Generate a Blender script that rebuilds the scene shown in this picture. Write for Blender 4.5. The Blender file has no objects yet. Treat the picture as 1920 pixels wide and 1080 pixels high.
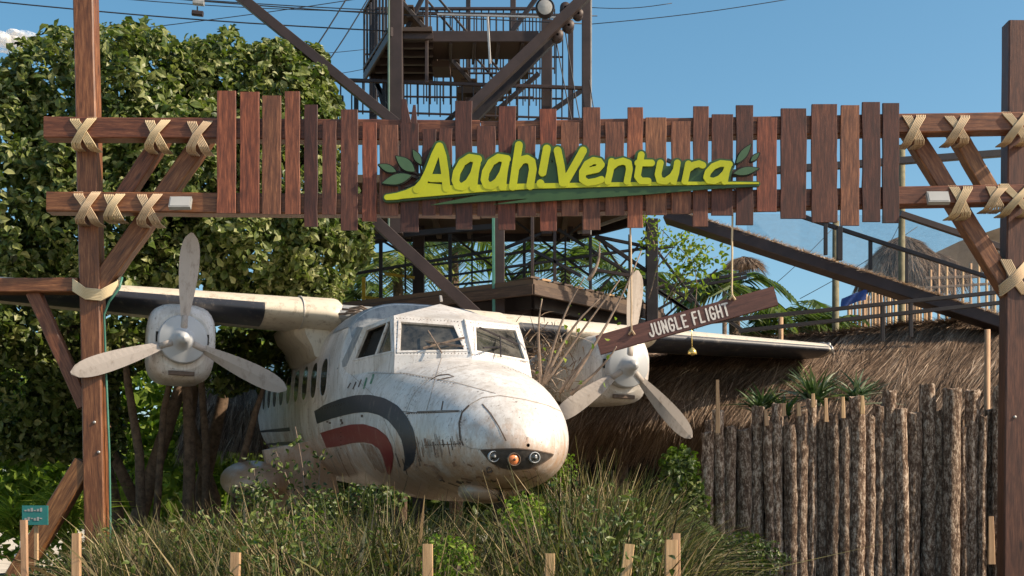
import bpy, math, random
import numpy as np
from mathutils import Vector, Matrix
from mathutils.bvhtree import BVHTree
random.seed(7); RNG = np.random.default_rng(7)
R = math.radians
scn = bpy.context.scene
COL = scn.collection

# ------------------------------------------------------------------ camera, sky, sun, exposure
F, HX, HY, EYE = 2400.0, 960.0, 990.0, 1.6
cam_d = bpy.data.cameras.new('camera'); cam = bpy.data.objects.new('camera', cam_d); COL.objects.link(cam)
cam.location = (0, 0, EYE); cam.rotation_euler = (R(90), 0, 0)
cam_d.sensor_width = 36; cam_d.lens = 45.0; cam_d.shift_y = (HY - 540) / 1920
cam_d.clip_start = 0.1; cam_d.clip_end = 5000
scn.camera = cam
SUN_EL, SUN_AZ = 37.0, 104.0          # azimuth clockwise from +Y (the viewing direction)
world = bpy.data.worlds.new('World'); scn.world = world; world.use_nodes = True
wn = world.node_tree.nodes; wl = world.node_tree.links
bg = wn['Background']; sky = wn.new('ShaderNodeTexSky'); sky.sky_type = 'NISHITA'; sky.sun_disc = False
sky.sun_elevation = R(SUN_EL); sky.sun_rotation = R(SUN_AZ); sky.ozone_density = 1.6; sky.air_density = 1.0; sky.dust_density = 1.6
hs = wn.new('ShaderNodeHueSaturation'); hs.inputs['Hue'].default_value = .482; hs.inputs['Saturation'].default_value = 1.22; wl.new(sky.outputs[0], hs.inputs['Color'])
wl.new(hs.outputs[0], bg.inputs[0]); bg.inputs[1].default_value = 0.1
sun_d = bpy.data.lights.new('sun', 'SUN'); sun_d.energy = 4.3; sun_d.angle = R(1.0); sun_d.color = (1.0, 0.84, 0.64)
sun = bpy.data.objects.new('sun', sun_d); COL.objects.link(sun)
sv = Vector((math.cos(R(SUN_EL)) * math.sin(R(SUN_AZ)), math.cos(R(SUN_EL)) * math.cos(R(SUN_AZ)), math.sin(R(SUN_EL))))
sun.rotation_euler = sv.to_track_quat('Z', 'Y').to_euler()
scn.view_settings.view_transform = 'Standard'; scn.view_settings.look = 'None'
scn.view_settings.exposure = 0.76; scn.view_settings.gamma = 1; scn.view_settings.use_curve_mapping = False
scn.render.engine = 'CYCLES'
scn.cycles.max_bounces = 10; scn.cycles.diffuse_bounces = 5; scn.cycles.glossy_bounces = 4; scn.cycles.transparent_max_bounces = 12

# ------------------------------------------------------------------ helpers
def P(px, py, Y):
    return Vector(((px - HX) / F * Y, Y, EYE + (HY - py) / F * Y))
OFF = {}
def thing(name, label, cat, loc=(0, 0, 0), group=None, kind=None, mat=None):
    o = bpy.data.objects.new(name, None); COL.objects.link(o); o.empty_display_size = .2
    if mat is not None:
        o.matrix_world = mat; OFF[o.name] = Vector((0, 0, 0))
    else:
        o.location = loc; OFF[o.name] = Vector(loc)
    tag(o, label, cat, group, kind); return o
def tag(o, label=None, cat=None, group=None, kind=None):
    if label: o['label'] = label
    if cat: o['category'] = cat
    if group: o['group'] = group
    if kind: o['kind'] = kind
    return o
def link(name, me, parent=None):
    o = bpy.data.objects.new(name, me); COL.objects.link(o)
    if parent is not None: o.parent = parent
    return o

class MB:
    """collects shapes; build() links them as ONE mesh object"""
    def __init__(s): s.v = []; s.f = []; s.uv = []; s.sm = []
    def add(s, verts, faces, uvs=None, smooth=False):
        b = len(s.v); s.v += [Vector(x) for x in verts]
        for i, f in enumerate(faces):
            s.f.append([b + k for k in f]); s.uv.append(uvs[i] if uvs else [(0, 0)] * len(f)); s.sm.append(smooth)
        return s
    def beam(s, a, b, w, t, up=None, ch=.008, seg=1, jit=0.0, taper=1.0):
        """timber/steel bar from a to b; w across (in the plane facing -Y), t along depth"""
        a = Vector(a); b = Vector(b); d = b - a; L = d.length; d.normalize()
        dep = Vector(up) if up is not None else Vector((0, 1, 0))
        if abs(d.dot(dep)) > .95: dep = Vector((1, 0, 0))
        sx = d.cross(dep).normalized(); dp = sx.cross(d).normalized()
        hw, ht = w / 2, t / 2; c = min(ch, hw * .45, ht * .45)
        ring = [(-hw + c, -ht), (hw - c, -ht), (hw, -ht + c), (hw, ht - c), (hw - c, ht), (-hw + c, ht), (-hw, ht - c), (-hw, -ht + c)]
        per = [0, 2 * hw, 2 * hw + c, 2 * hw + 2 * ht, 2 * hw + 2 * ht + c, 4 * hw + 2 * ht, 4 * hw + 2 * ht + c, 4 * hw + 4 * ht, 4 * hw + 4 * ht + c]
        V = []; n = seg + 1
        for i in range(n):
            q = i / seg; k = 1 + (taper - 1) * q
            ja = random.uniform(-jit, jit) if 0 < i < seg or jit else 0
            jb = random.uniform(-jit, jit) if jit else 0
            for (x, y) in ring:
                xx = x * k + (ja if x < 0 else jb)
                V.append(a + d * (L * q) + sx * xx + dp * (y * k))
        Fs = []; U = []
        for i in range(seg):
            for j in range(8):
                k = (j + 1) % 8
                Fs.append([i * 8 + j, i * 8 + k, (i + 1) * 8 + k, (i + 1) * 8 + j])
                U.append([(L * i / seg, per[j]), (L * i / seg, per[j + 1]), (L * (i + 1) / seg, per[j + 1]), (L * (i + 1) / seg, per[j])])
        Fs.append(list(range(7, -1, -1))); U.append([(.1 * ring[j][0], ring[j][1]) for j in range(7, -1, -1)])
        Fs.append([seg * 8 + j for j in range(8)]); U.append([(.1 * ring[j][0], ring[j][1]) for j in range(8)])
        return s.add(V, Fs, U)
    def tube(s, pts, r, n=8, cap=True, smooth=True):
        pts = [Vector(p) for p in pts]; m = len(pts)
        rr = list(r) if hasattr(r, '__len__') else [r] * m
        V = []; Fs = []; U = []; prev = None; L = 0
        for i, p in enumerate(pts):
            t = (pts[min(i + 1, m - 1)] - pts[max(i - 1, 0)])
            if t.length < 1e-9: t = Vector((0, 0, 1))
            t.normalize()
            if prev is None:
                ref = Vector((0, 0, 1)) if abs(t.z) < .9 else Vector((1, 0, 0)); x = t.cross(ref).normalized()
            else:
                x = prev - t * prev.dot(t)
                if x.length < 1e-6: x = t.orthogonal()
                x.normalize()
            prev = x; y = t.cross(x)
            for j in range(n):
                a = 2 * math.pi * j / n; V.append(p + (x * math.cos(a) + y * math.sin(a)) * rr[i])
        for i in range(m - 1):
            l2 = L + (pts[i + 1] - pts[i]).length; c = 2 * math.pi * rr[i] / n
            for j in range(n):
                k = (j + 1) % n
                Fs.append([i * n + j, i * n + k, (i + 1) * n + k, (i + 1) * n + j]); U.append([(L, j * c), (L, j * c + c), (l2, j * c + c), (l2, j * c)])
            L = l2
        s.add(V, Fs, U, smooth)
        if cap:
            b = len(s.v) - len(V)
            s.f.append([b + j for j in range(n - 1, -1, -1)]); s.uv.append([(0, 0)] * n); s.sm.append(False)
            s.f.append([b + (m - 1) * n + j for j in range(n)]); s.uv.append([(0, 0)] * n); s.sm.append(False)
        return s
    def box(s, c, sx, sy, sz, rot=None):
        c = Vector(c); M = rot or Matrix.Identity(3)
        V = [c + M @ Vector((x * sx / 2, y * sy / 2, z * sz / 2)) for x in (-1, 1) for y in (-1, 1) for z in (-1, 1)]
        return s.add(V, [[0, 1, 3, 2], [4, 6, 7, 5], [0, 4, 5, 1], [2, 3, 7, 6], [0, 2, 6, 4], [1, 5, 7, 3]])
    def ball(s, c, rx, ry, rz, n=14, m=9, e=1.0):
        c = Vector(c); V = []; Fs = []
        sp = lambda x: math.copysign(abs(x) ** e, x)
        for i in range(m + 1):
            th = math.pi * i / m
            for j in range(n):
                a = 2 * math.pi * j / n
                V.append(c + Vector((rx * sp(math.sin(th)) * sp(math.cos(a)), ry * sp(math.sin(th)) * sp(math.sin(a)), rz * sp(math.cos(th)))))
        for i in range(m):
            for j in range(n):
                k = (j + 1) % n; Fs.append([i * n + j, i * n + k, (i + 1) * n + k, (i + 1) * n + j])
        return s.add(V, Fs, None, True)
    def lathe(s, c, axis, prof, n=20, ups=None):
        """prof: list of (distance along axis, radius)"""
        c = Vector(c); ax = Vector(axis).normalized(); x = ax.orthogonal().normalized(); y = ax.cross(x)
        V = []; Fs = []
        for (h, r) in prof:
            for j in range(n):
                a = 2 * math.pi * j / n; V.append(c + ax * h + (x * math.cos(a) + y * math.sin(a)) * max(r, 1e-4))
        for i in range(len(prof) - 1):
            for j in range(n):
                k = (j + 1) % n; Fs.append([i * n + j, i * n + k, (i + 1) * n + k, (i + 1) * n + j])
        return s.add(V, Fs, None, True)
    def build(s, name, mat, parent=None, label=None, world=True):
        me = bpy.data.meshes.new(name)
        off = OFF.get(parent.name, Vector((0, 0, 0))) if (parent is not None and world) else Vector((0, 0, 0))
        me.from_pydata([v - off for v in s.v], [], s.f)
        uvl = me.uv_layers.new(name='UVMap')
        flat = [c for f in s.uv for uv in f for c in uv]
        uvl.data.foreach_set('uv', flat)
        me.polygons.foreach_set('use_smooth', s.sm)
        me.materials.append(mat); me.update()
        o = link(name, me, parent); OFF[o.name] = off
        if label: o['label'] = label
        return o

def big(name, V, Q, tint, mat, parent=None, smooth=False):
    """many faces at once: V (n,3), Q (m,3|4), tint (n,)"""
    me = bpy.data.meshes.new(name); k = Q.shape[1]
    off = OFF.get(parent.name, Vector((0, 0, 0))) if parent is not None else Vector((0, 0, 0))
    V = V - np.array(off)
    me.vertices.add(len(V)); me.vertices.foreach_set('co', V.astype(np.float32).ravel())
    me.loops.add(Q.size); me.loops.foreach_set('vertex_index', Q.astype(np.int32).ravel())
    me.polygons.add(len(Q)); me.polygons.foreach_set('loop_start', np.arange(0, Q.size, k, dtype=np.int32))
    me.polygons.foreach_set('use_smooth', np.full(len(Q), smooth))
    a = me.attributes.new('tint', 'FLOAT', 'POINT'); a.data.foreach_set('value', tint.astype(np.float32))
    me.update(calc_edges=True); me.validate()
    me.materials.append(mat)
    o = link(name, me, parent); OFF[o.name] = off
    return o

def unit(a): return a / np.maximum(np.linalg.norm(a, axis=-1, keepdims=True), 1e-9)

# ------------------------------------------------------------------ materials
def new_mat(name):
    m = bpy.data.materials.new(name); m.use_nodes = True
    n = m.node_tree.nodes; l = m.node_tree.links
    return m, n, l, n['Principled BSDF']
def ramp(n, stops):
    r = n.new('ShaderNodeValToRGB'); e = r.color_ramp.elements
    while len(e) > 1: e.remove(e[-1])
    e[0].position = stops[0][0]; e[0].color = (*stops[0][1], 1)
    for p, c in stops[1:]:
        x = e.new(p); x.color = (*c, 1)
    return r
def noise(n, l, vec, scale, detail=6, rough=.6, sc=(1, 1, 1)):
    mp = n.new('ShaderNodeMapping'); mp.inputs['Scale'].default_value = sc; l.new(vec, mp.inputs[0])
    t = n.new('ShaderNodeTexNoise'); t.inputs['Scale'].default_value = scale; t.inputs['Detail'].default_value = detail; t.inputs['Roughness'].default_value = rough
    l.new(mp.outputs[0], t.inputs['Vector']); return t
def mathn(n, l, op, a, b):
    m = n.new('ShaderNodeMath'); m.operation = op
    for i, x in enumerate((a, b)):
        if isinstance(x, (int, float)): m.inputs[i].default_value = x
        else: l.new(x, m.inputs[i])
    return m.outputs[0]
def mixc(n, l, f, a, b, bt='MIX'):
    m = n.new('ShaderNodeMix'); m.data_type = 'RGBA'; m.blend_type = bt
    for i, x in ((0, f), (6, a), (7, b)):
        if isinstance(x, (int, float)): m.inputs[i].default_value = x
        elif isinstance(x, tuple): m.inputs[i].default_value = (*x, 1)
        else: l.new(x, m.inputs[i])
    return m.outputs[2]
def bump(n, l, h, bs, strength=.4, dist=.01):
    b = n.new('ShaderNodeBump'); b.inputs['Strength'].default_value = strength; b.inputs['Distance'].default_value = dist
    l.new(h, b.inputs['Height']); l.new(b.outputs[0], bs.inputs['Normal'])

def wood_mat(name, c1, c2, c3, rough=.6, var=.35, knots=True, bs_=.5):
    """grain runs along UV x (the length of every bar)"""
    m, n, l, b = new_mat(name)
    tc = n.new('ShaderNodeTexCoord'); oi = n.new('ShaderNodeObjectInfo')
    off = n.new('ShaderNodeVectorMath'); off.operation = 'ADD'; l.new(tc.outputs['UV'], off.inputs[0])
    cx = n.new('ShaderNodeCombineXYZ')
    l.new(mathn(n, l, 'MULTIPLY', oi.outputs['Random'], 37.0), cx.inputs[0]); l.new(mathn(n, l, 'MULTIPLY', oi.outputs['Random'], 91.0), cx.inputs[1])
    l.new(cx.outputs[0], off.inputs[1]); vec = off.outputs[0]
    g = noise(n, l, vec, 9, 8, .65, (.35, 3.2, 1)); f = noise(n, l, vec, 40, 6, .7, (.16, 3.0, 1)); big_ = noise(n, l, vec, 1.7, 3, .5, (.5, 1.6, 1))
    r = ramp(n, [(.36, c1), (.5, c2), (.64, c3)])
    s = mathn(n, l, 'ADD', mathn(n, l, 'MULTIPLY', g.outputs[0], .55), mathn(n, l, 'MULTIPLY', f.outputs[0], .45)); l.new(s, r.inputs[0])
    hv = n.new('ShaderNodeHueSaturation')
    v = mathn(n, l, 'ADD', mathn(n, l, 'MULTIPLY', oi.outputs['Random'], var * 2), 1 - var); v = mathn(n, l, 'MULTIPLY', v, mathn(n, l, 'ADD', mathn(n, l, 'MULTIPLY', big_.outputs[0], .9), .55))
    l.new(v, hv.inputs['Value']); l.new(r.outputs[0], hv.inputs['Color'])
    l.new(mathn(n, l, 'ADD', mathn(n, l, 'MULTIPLY', oi.outputs['Random'], .022), .492), hv.inputs['Hue'])
    col = hv.outputs[0]
    if var > .4:
        fr = mathn(n, l, 'FRACT', mathn(n, l, 'MULTIPLY', oi.outputs['Random'], 7.3), 0); orr = ramp(n, [(.58, (0, 0, 0)), (.75, (1, 1, 1))]); l.new(fr, orr.inputs[0])
        col = mixc(n, l, mathn(n, l, 'MULTIPLY', orr.outputs[0], .4), col, mixc(n, l, 1.0, r.outputs[0], (2.0, 1.35, 1.0), 'MULTIPLY'))
    if knots:
        vo = n.new('ShaderNodeTexVoronoi'); mp = n.new('ShaderNodeMapping'); mp.inputs['Scale'].default_value = (1.6, 4.5, 1); l.new(vec, mp.inputs[0]); l.new(mp.outputs[0], vo.inputs['Vector']); vo.inputs['Scale'].default_value = 1.0
        kr = ramp(n, [(.05, (1, 1, 1)), (.13, (0, 0, 0))]); l.new(vo.outputs['Distance'], kr.inputs[0])
        col = mixc(n, l, mathn(n, l, 'MULTIPLY', kr.outputs[0], .75), col, (c1[0] * .3, c1[1] * .3, c1[2] * .3))
    l.new(col, b.inputs['Base Color']); b.inputs['Roughness'].default_value = rough
    bump(n, l, s, b, bs_, .006); return m

def plain(name, c, rough=.6, metal=0., nz=.25, scale=6, bs_=.15, spec=.5):
    m, n, l, b = new_mat(name); tc = n.new('ShaderNodeTexCoord')
    t = noise(n, l, tc.outputs['Object'], scale, 7, .65)
    r = ramp(n, [(.3, tuple(x * (1 - nz) for x in c)), (.7, tuple(min(1, x * (1 + nz)) for x in c))]); l.new(t.outputs[0], r.inputs[0])
    l.new(r.outputs[0], b.inputs['Base Color']); b.inputs['Roughness'].default_value = rough; b.inputs['Metallic'].default_value = metal
    b.inputs['Specular IOR Level'].default_value = spec
    if bs_: bump(n, l, t.outputs[0], b, bs_, .01)
    return m
def tint_mat(name, stops, rough=.5, trans=.25, spec=.4, nsc=3.0):
    """fibres and leaves: colour by the per-piece tint attribute"""
    m, n, l, b = new_mat(name); at = n.new('ShaderNodeAttribute'); at.attribute_name = 'tint'
    tc = n.new('ShaderNodeTexCoord'); t = noise(n, l, tc.outputs['Object'], nsc, 3, .6)
    f = mathn(n, l, 'ADD', at.outputs['Fac'], mathn(n, l, 'MULTIPLY', mathn(n, l, 'SUBTRACT', t.outputs[0], .5), .5))
    r = ramp(n, stops); l.new(f, r.inputs[0]); l.new(r.outputs[0], b.inputs['Base Color'])
    b.inputs['Roughness'].default_value = rough; b.inputs['Specular IOR Level'].default_value = spec
    if trans:
        tr = n.new('ShaderNodeBsdfTranslucent'); l.new(mixc(n, l, 1.0, r.outputs[0], (1.0, 1.25, .5), 'MULTIPLY'), tr.inputs[0])
        mx = n.new('ShaderNodeMixShader'); mx.inputs[0].default_value = trans; out = n['Material Output']
        l.new(b.outputs[0], mx.inputs[1]); l.new(tr.outputs[0], mx.inputs[2]); l.new(mx.outputs[0], out.inputs[0])
    return m

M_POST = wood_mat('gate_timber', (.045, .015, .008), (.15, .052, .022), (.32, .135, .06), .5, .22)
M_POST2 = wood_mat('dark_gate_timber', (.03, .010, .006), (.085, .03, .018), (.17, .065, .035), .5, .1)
M_PLANK = wood_mat('plank_timber', (.032, .011, .008), (.108, .035, .021), (.25, .09, .048), .6, .55)
M_PALE = wood_mat('sawn_stake', (.30, .17, .09), (.46, .28, .15), (.58, .38, .22), .75, .15, False)
M_SIGNB = wood_mat('sign_board', (.045, .016, .014), (.085, .028, .024), (.13, .05, .04), .5, .1, False)
M_DECK = wood_mat('deck_timber', (.03, .017, .012), (.065, .038, .025), (.13, .08, .05), .7, .25, False)
M_ROPE = wood_mat('natural_rope', (.34, .24, .14), (.52, .39, .25), (.66, .53, .36), .85, .1, False, .8)
M_STEEL = plain('painted_steel', (.026, .021, .023), .5, .3, .35, 5)
M_RAIL = plain('dark_railing', (.018, .015, .017), .5, .3, .35, 5)
M_STEEL2 = plain('brown_steel', (.042, .027, .025), .55, .2, .3, 3)
M_GREEN = plain('green_pipe', (.06, .19, .14), .45)
M_LIME = plain('lime_acrylic', (.41, .43, .006), .4, 0, .12, 4, 0)
M_DKGREEN = plain('dark_green_panel', (.032, .075, .022), .4, 0, .15, 4, 0)
M_LEAFSIGN = plain('leaf_panel', (.055, .11, .05), .4, 0, .1, 4, 0)
M_WHITELET = plain('white_lettering', (.62, .58, .54), .7, 0, .3, 60, 0)
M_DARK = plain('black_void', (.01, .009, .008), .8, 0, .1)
M_BARK = plain('bark', (.13, .085, .055), .9, 0, .6, 14, .9)
M_TWIG = plain('dry_twig', (.22, .16, .12), .85, 0, .4, 20, .5)
M_BLUE = plain('blue_tarp', (.02, .07, .30), .5)
M_TEAL = plain('teal_board', (.02, .17, .16), .5, 0, .1)
M_GREY = plain('grey_plastic', (.30, .30, .29), .45)
M_YEL = plain('yellow_rail', (.60, .36, .02), .45)
M_GALV = plain('galvanised', (.40, .38, .36), .4, .6)
M_GOLD = plain('brass', (.75, .55, .18), .25, .7, .2)
M_TENT = plain('tent_canvas', (.22, .19, .17), .8, 0, .15, 2)
M_POLE = plain('weathered_pole', (.16, .14, .08), .85, 0, .4, 8, .6)

def bark_log():
    m, n, l, b = new_mat('log_bark'); tc = n.new('ShaderNodeTexCoord'); oi = n.new('ShaderNodeObjectInfo')
    a = n.new('ShaderNodeVectorMath'); a.operation = 'ADD'; l.new(tc.outputs['Object'], a.inputs[0])
    cx = n.new('ShaderNodeCombineXYZ'); l.new(mathn(n, l, 'MULTIPLY', oi.outputs['Random'], 50.), cx.inputs[2]); l.new(cx.outputs[0], a.inputs[1])
    t1 = noise(n, l, a.outputs[0], 24, 8, .75, (1, 1, .42)); t2 = noise(n, l, a.outputs[0], 60, 4, .7, (1, 1, .45)); t3 = noise(n, l, a.outputs[0], 2.2, 2, .5)
    s = mathn(n, l, 'ADD', mathn(n, l, 'MULTIPLY', t1.outputs[0], .6), mathn(n, l, 'MULTIPLY', t2.outputs[0], .4))
    r = ramp(n, [(.39, (.035, .017, .010)), (.455, (.11, .065, .042)), (.51, (.26, .175, .12)), (.575, (.70, .57, .45))]); l.new(s, r.inputs[0])
    v = mathn(n, l, 'ADD', mathn(n, l, 'MULTIPLY', oi.outputs['Random'], .7), .55)
    hv = n.new('ShaderNodeHueSaturation'); l.new(v, hv.inputs['Value']); l.new(r.outputs[0], hv.inputs['Color'])
    l.new(mixc(n, l, mathn(n, l, 'MULTIPLY', t3.outputs[0], .35), hv.outputs[0], (.16, .09, .05)), b.inputs['Base Color']); b.inputs['Roughness'].default_value = .95
    bump(n, l, s, b, 1.0, .05); return m
M_LOG = bark_log()

def hull_mat():
    """weathered white aircraft paint: grime streaks run down, rust and mud spatter low on the skin"""
    m, n, l, b = new_mat('weathered_white_paint'); tc = n.new('ShaderNodeTexCoord'); v = tc.outputs['Object']
    base = noise(n, l, v, 1.6, 5, .6); r0 = ramp(n, [(.3, (.50, .47, .43)), (.55, (.72, .69, .66)), (.8, (.82, .81, .79))]); l.new(base.outputs[0], r0.inputs[0])
    st = noise(n, l, v, 7, 6, .7, (2.2, 2.2, .28)); rs = ramp(n, [(.50, (0, 0, 0)), (.72, (1, 1, 1))]); l.new(st.outputs[0], rs.inputs[0])
    col = mixc(n, l, mathn(n, l, 'MULTIPLY', rs.outputs[0], .62), r0.outputs[0], (.30, .225, .165))
    pt = noise(n, l, v, 3.1, 9, .72, (1, 1, .7)); rpt = ramp(n, [(.49, (0, 0, 0)), (.58, (1, 1, 1))]); l.new(pt.outputs[0], rpt.inputs[0])
    col = mixc(n, l, mathn(n, l, 'MULTIPLY', rpt.outputs[0], .42), col, (.47, .42, .37))
    fs_ = noise(n, l, v, 34, 5, .8, (1.6, 1.6, .22)); rfs = ramp(n, [(.57, (0, 0, 0)), (.66, (1, 1, 1))]); l.new(fs_.outputs[0], rfs.inputs[0])
    col = mixc(n, l, mathn(n, l, 'MULTIPLY', rfs.outputs[0], .5), col, (.26, .19, .14))
    sx = n.new('ShaderNodeSeparateXYZ'); l.new(v, sx.inputs[0])
    mr = n.new('ShaderNodeMapRange'); l.new(sx.outputs['Z'], mr.inputs[0]); mr.inputs[1].default_value = .30; mr.inputs[2].default_value = -.50; mr.inputs[3].default_value = 0.0; mr.inputs[4].default_value = 1
    md = noise(n, l, v, 5.5, 10, .78, (1, .8, .45)); a = mathn(n, l, 'ADD', mathn(n, l, 'MULTIPLY', mr.outputs[0], .46), mathn(n, l, 'SUBTRACT', md.outputs[0], .44))
    rm = ramp(n, [(.20, (0, 0, 0)), (.32, (.6, .6, .6)), (.46, (1, 1, 1))]); l.new(a, rm.inputs[0])
    col = mixc(n, l, mathn(n, l, 'MULTIPLY', rm.outputs[0], .85), col, (.42, .24, .13))
    sp = noise(n, l, v, 26, 8, .75); rp = ramp(n, [(.585, (0, 0, 0)), (.65, (1, 1, 1))]); l.new(sp.outputs[0], rp.inputs[0])
    col = mixc(n, l, mathn(n, l, 'MULTIPLY', rp.outputs[0], .8), col, (.10, .055, .035))
    l.new(col, b.inputs['Base Color'])
    rr = mathn(n, l, 'ADD', mathn(n, l, 'MULTIPLY', st.outputs[0], .35), .22); l.new(rr, b.inputs['Roughness'])
    b.inputs['Coat Weight'].default_value = .25; b.inputs['Coat Roughness'].default_value = .25
    w = noise(n, l, v, 1.8, 2, .5); s = mathn(n, l, 'ADD', w.outputs[0], mathn(n, l, 'MULTIPLY', sp.outputs[0], .05)); bump(n, l, s, b, .5, .05)
    return m
M_HULL = hull_mat()
def worn_paint(name, c, dirt, rough=.4, thr=.55):
    m, n, l, b = new_mat(name); tc = n.new('ShaderNodeTexCoord'); v = tc.outputs['Object']
    t = noise(n, l, v, 11, 9, .75, (1, 1, .5)); r = ramp(n, [(thr, (0, 0, 0)), (thr + .14, (1, 1, 1))]); l.new(t.outputs[0], r.inputs[0])
    l.new(mixc(n, l, mathn(n, l, 'MULTIPLY', r.outputs[0], .7), c, dirt), b.inputs['Base Color']); b.inputs['Roughness'].default_value = rough
    bump(n, l, t.outputs[0], b, .1, .01); return m
M_NAVY = worn_paint('worn_navy_paint', (.022, .026, .038), (.20, .18, .16))
M_RED = worn_paint('worn_red_paint', (.20, .016, .016), (.30, .16, .13))
M_ROOFG = worn_paint('chalky_grey_paint', (.20, .215, .23), (.40, .40, .39), .6, .42)
M_WING = worn_paint('worn_cream_paint', (.62, .56, .46), (.26, .19, .13), .45, .52)
M_BLADE = worn_paint('chalky_blade_paint', (.40, .35, .31), (.20, .16, .13), .6, .52)
M_SPIN = worn_paint('spinner_grey', (.42, .43, .44), (.30, .22, .16), .4, .6)
M_SEAM = plain('seam_grime', (.11, .075, .055), .8, 0, .3, 30, 0)
M_SEAM2 = plain('faint_seam', (.36, .30, .25), .7, 0, .4, 25, 0)
M_RUST = worn_paint('rust_stain', (.26, .15, .09), (.46, .38, .32), .8, .48)
def glass_mat():
    m, n, l, b = new_mat('dusty_glass'); tc = n.new('ShaderNodeTexCoord')
    t = noise(n, l, tc.outputs['Object'], 5, 6, .65); r = ramp(n, [(.35, (.012, .014, .014)), (.75, (.13, .12, .10))]); l.new(t.outputs[0], r.inputs[0])
    l.new(r.outputs[0], b.inputs['Base Color']); l.new(mathn(n, l, 'ADD', mathn(n, l, 'MULTIPLY', t.outputs[0], .3), .02), b.inputs['Roughness'])
    b.inputs['Specular IOR Level'].default_value = .9; return m
M_GLASS = glass_mat()
M_ORANGE = plain('orange_lens', (.75, .24, .09), .25, 0, .35, 40, 0)

GREENS = [(.0, (.014, .024, .007)), (.3, (.034, .058, .012)), (.55, (.075, .115, .022)), (.8, (.17, .20, .055)), (1.0, (.30, .31, .13))]
M_LEAF = tint_mat('broad_leaf', GREENS, .45, .28, .4)
M_PALM = tint_mat('palm_leaflet', [(.0, (.03, .05, .015)), (.5, (.10, .15, .04)), (.8, (.22, .26, .07)), (1, (.36, .34, .14))], .4, .4)
M_LIGHTLEAF = tint_mat('young_leaf', [(.0, (.06, .10, .015)), (.5, (.16, .24, .03)), (1, (.32, .38, .06))], .55, .4, .25)
M_YUCCA = tint_mat('sword_leaf', [(.0, (.02, .045, .018)), (.5, (.05, .10, .035)), (1, (.30, .33, .22))], .35, .2)
M_GRASS = tint_mat('grass_blade', [(.0, (.018, .015, .009)), (.25, (.035, .040, .012)), (.48, (.065, .082, .02)), (.64, (.14, .14, .033)), (.72, (.10, .055, .034)), (.86, (.24, .17, .08)), (1, (.42, .33, .19))], .6, .25, .3)
M_THATCH = tint_mat('thatch_fibre', [(.0, (.045, .029, .02)), (.3, (.14, .092, .062)), (.6, (.28, .195, .135)), (1, (.56, .44, .33))], .8, .0, .2, 1.2)
M_THATCHB = plain('thatch_body', (.07, .040, .024), .95, 0, .5, 8, .8)
def soil():
    m, n, l, b = new_mat('soil'); tc = n.new('ShaderNodeTexCoord'); t = noise(n, l, tc.outputs['Object'], 3, 9, .7)
    r = ramp(n, [(.3, (.06, .042, .027)), (.55, (.13, .10, .06)), (.8, (.22, .18, .12))]); l.new(t.outputs[0], r.inputs[0]); l.new(r.outputs[0], b.inputs['Base Color']); b.inputs['Roughness'].default_value = .95
    bump(n, l, t.outputs[0], b, .8, .05); return m
M_SOIL = soil()
M_GROUND = plain('pale_sand', (.52, .45, .35), .95, 0, .4, .5, .4)

# ------------------------------------------------------------------ ground
def gh(x, y):
    """height of the planted bank the aircraft lies on"""
    sx = 1 / (1 + np.exp((np.asarray(x, float) - 3.2) * 1.6)); a = np.clip((np.asarray(y, float) - 5.5) / 4.5, 0, 1); a = a * a * (3 - 2 * a)
    b = np.clip((24 - np.asarray(y, float)) / 6, 0, 1)
    return (.25 + .75 * sx) * a * b * .95
g = MB(); s = 1500
g.add([(-s, -s, 0), (s, -s, 0), (s, s, 0), (-s, s, 0)], [[0, 1, 2, 3]])
tag(g.build('ground', M_GROUND), kind='structure')
nx, ny = 90, 80
xs = np.linspace(-16, 14, nx); ys = np.linspace(5.4, 26, ny); X, Y = np.meshgrid(xs, ys)
Z = gh(X, Y) + .004 + RNG.normal(0, .018, X.shape); Z = np.where((Y < 5.7) | (Y > 25.4), .004, Z)
V = np.stack([X.ravel(), Y.ravel(), Z.ravel()], 1); i = np.arange((ny - 1) * nx).reshape(ny - 1, nx)[:, :-1].ravel()
tag(big('planting_bank', V, np.stack([i, i + 1, i + nx + 1, i + nx], 1), np.zeros(len(V)), M_SOIL, smooth=True), kind='structure')

# ------------------------------------------------------------------ vegetation makers
def leaves_mesh(name, C, N, size, tint, mat, parent, aspect=.62, droop=.25):
    """folded leaves: C centres, N normals"""
    n = len(C); rnd = RNG.normal(size=(n, 3)); T = unit(np.cross(N, rnd)); B = unit(np.cross(N, T)); s = size[:, None]
    base = C - T * s * .5; tip = C + T * s * .5 - N * s * droop
    m1 = C - T * s * .12; w = s * aspect * .5
    l1 = m1 + B * w + N * s * .10; r1 = m1 - B * w + N * s * .10; l2 = C + T * s * .22 + B * w * .72 + N * s * .02; r2 = C + T * s * .22 - B * w * .72 + N * s * .02
    V = np.stack([base, m1, tip, l1, r1, l2, r2], 1).reshape(-1, 3)
    k = (np.arange(n) * 7)[:, None]
    Q = np.concatenate([k + np.array([[0, 1, 3, 3]]), k + np.array([[1, 2, 5, 3]]), k + np.array([[0, 4, 1, 1]]), k + np.array([[1, 4, 6, 2]])])
    tri = np.concatenate([k + np.array([[0, 1, 3]]), k + np.array([[1, 2, 5]]), k + np.array([[1, 5, 3]]), k + np.array([[0, 4, 1]]), k + np.array([[1, 4, 6]]), k + np.array([[1, 6, 2]])])
    return big(name, V, tri, np.repeat(tint, 7), mat, parent)
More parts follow.
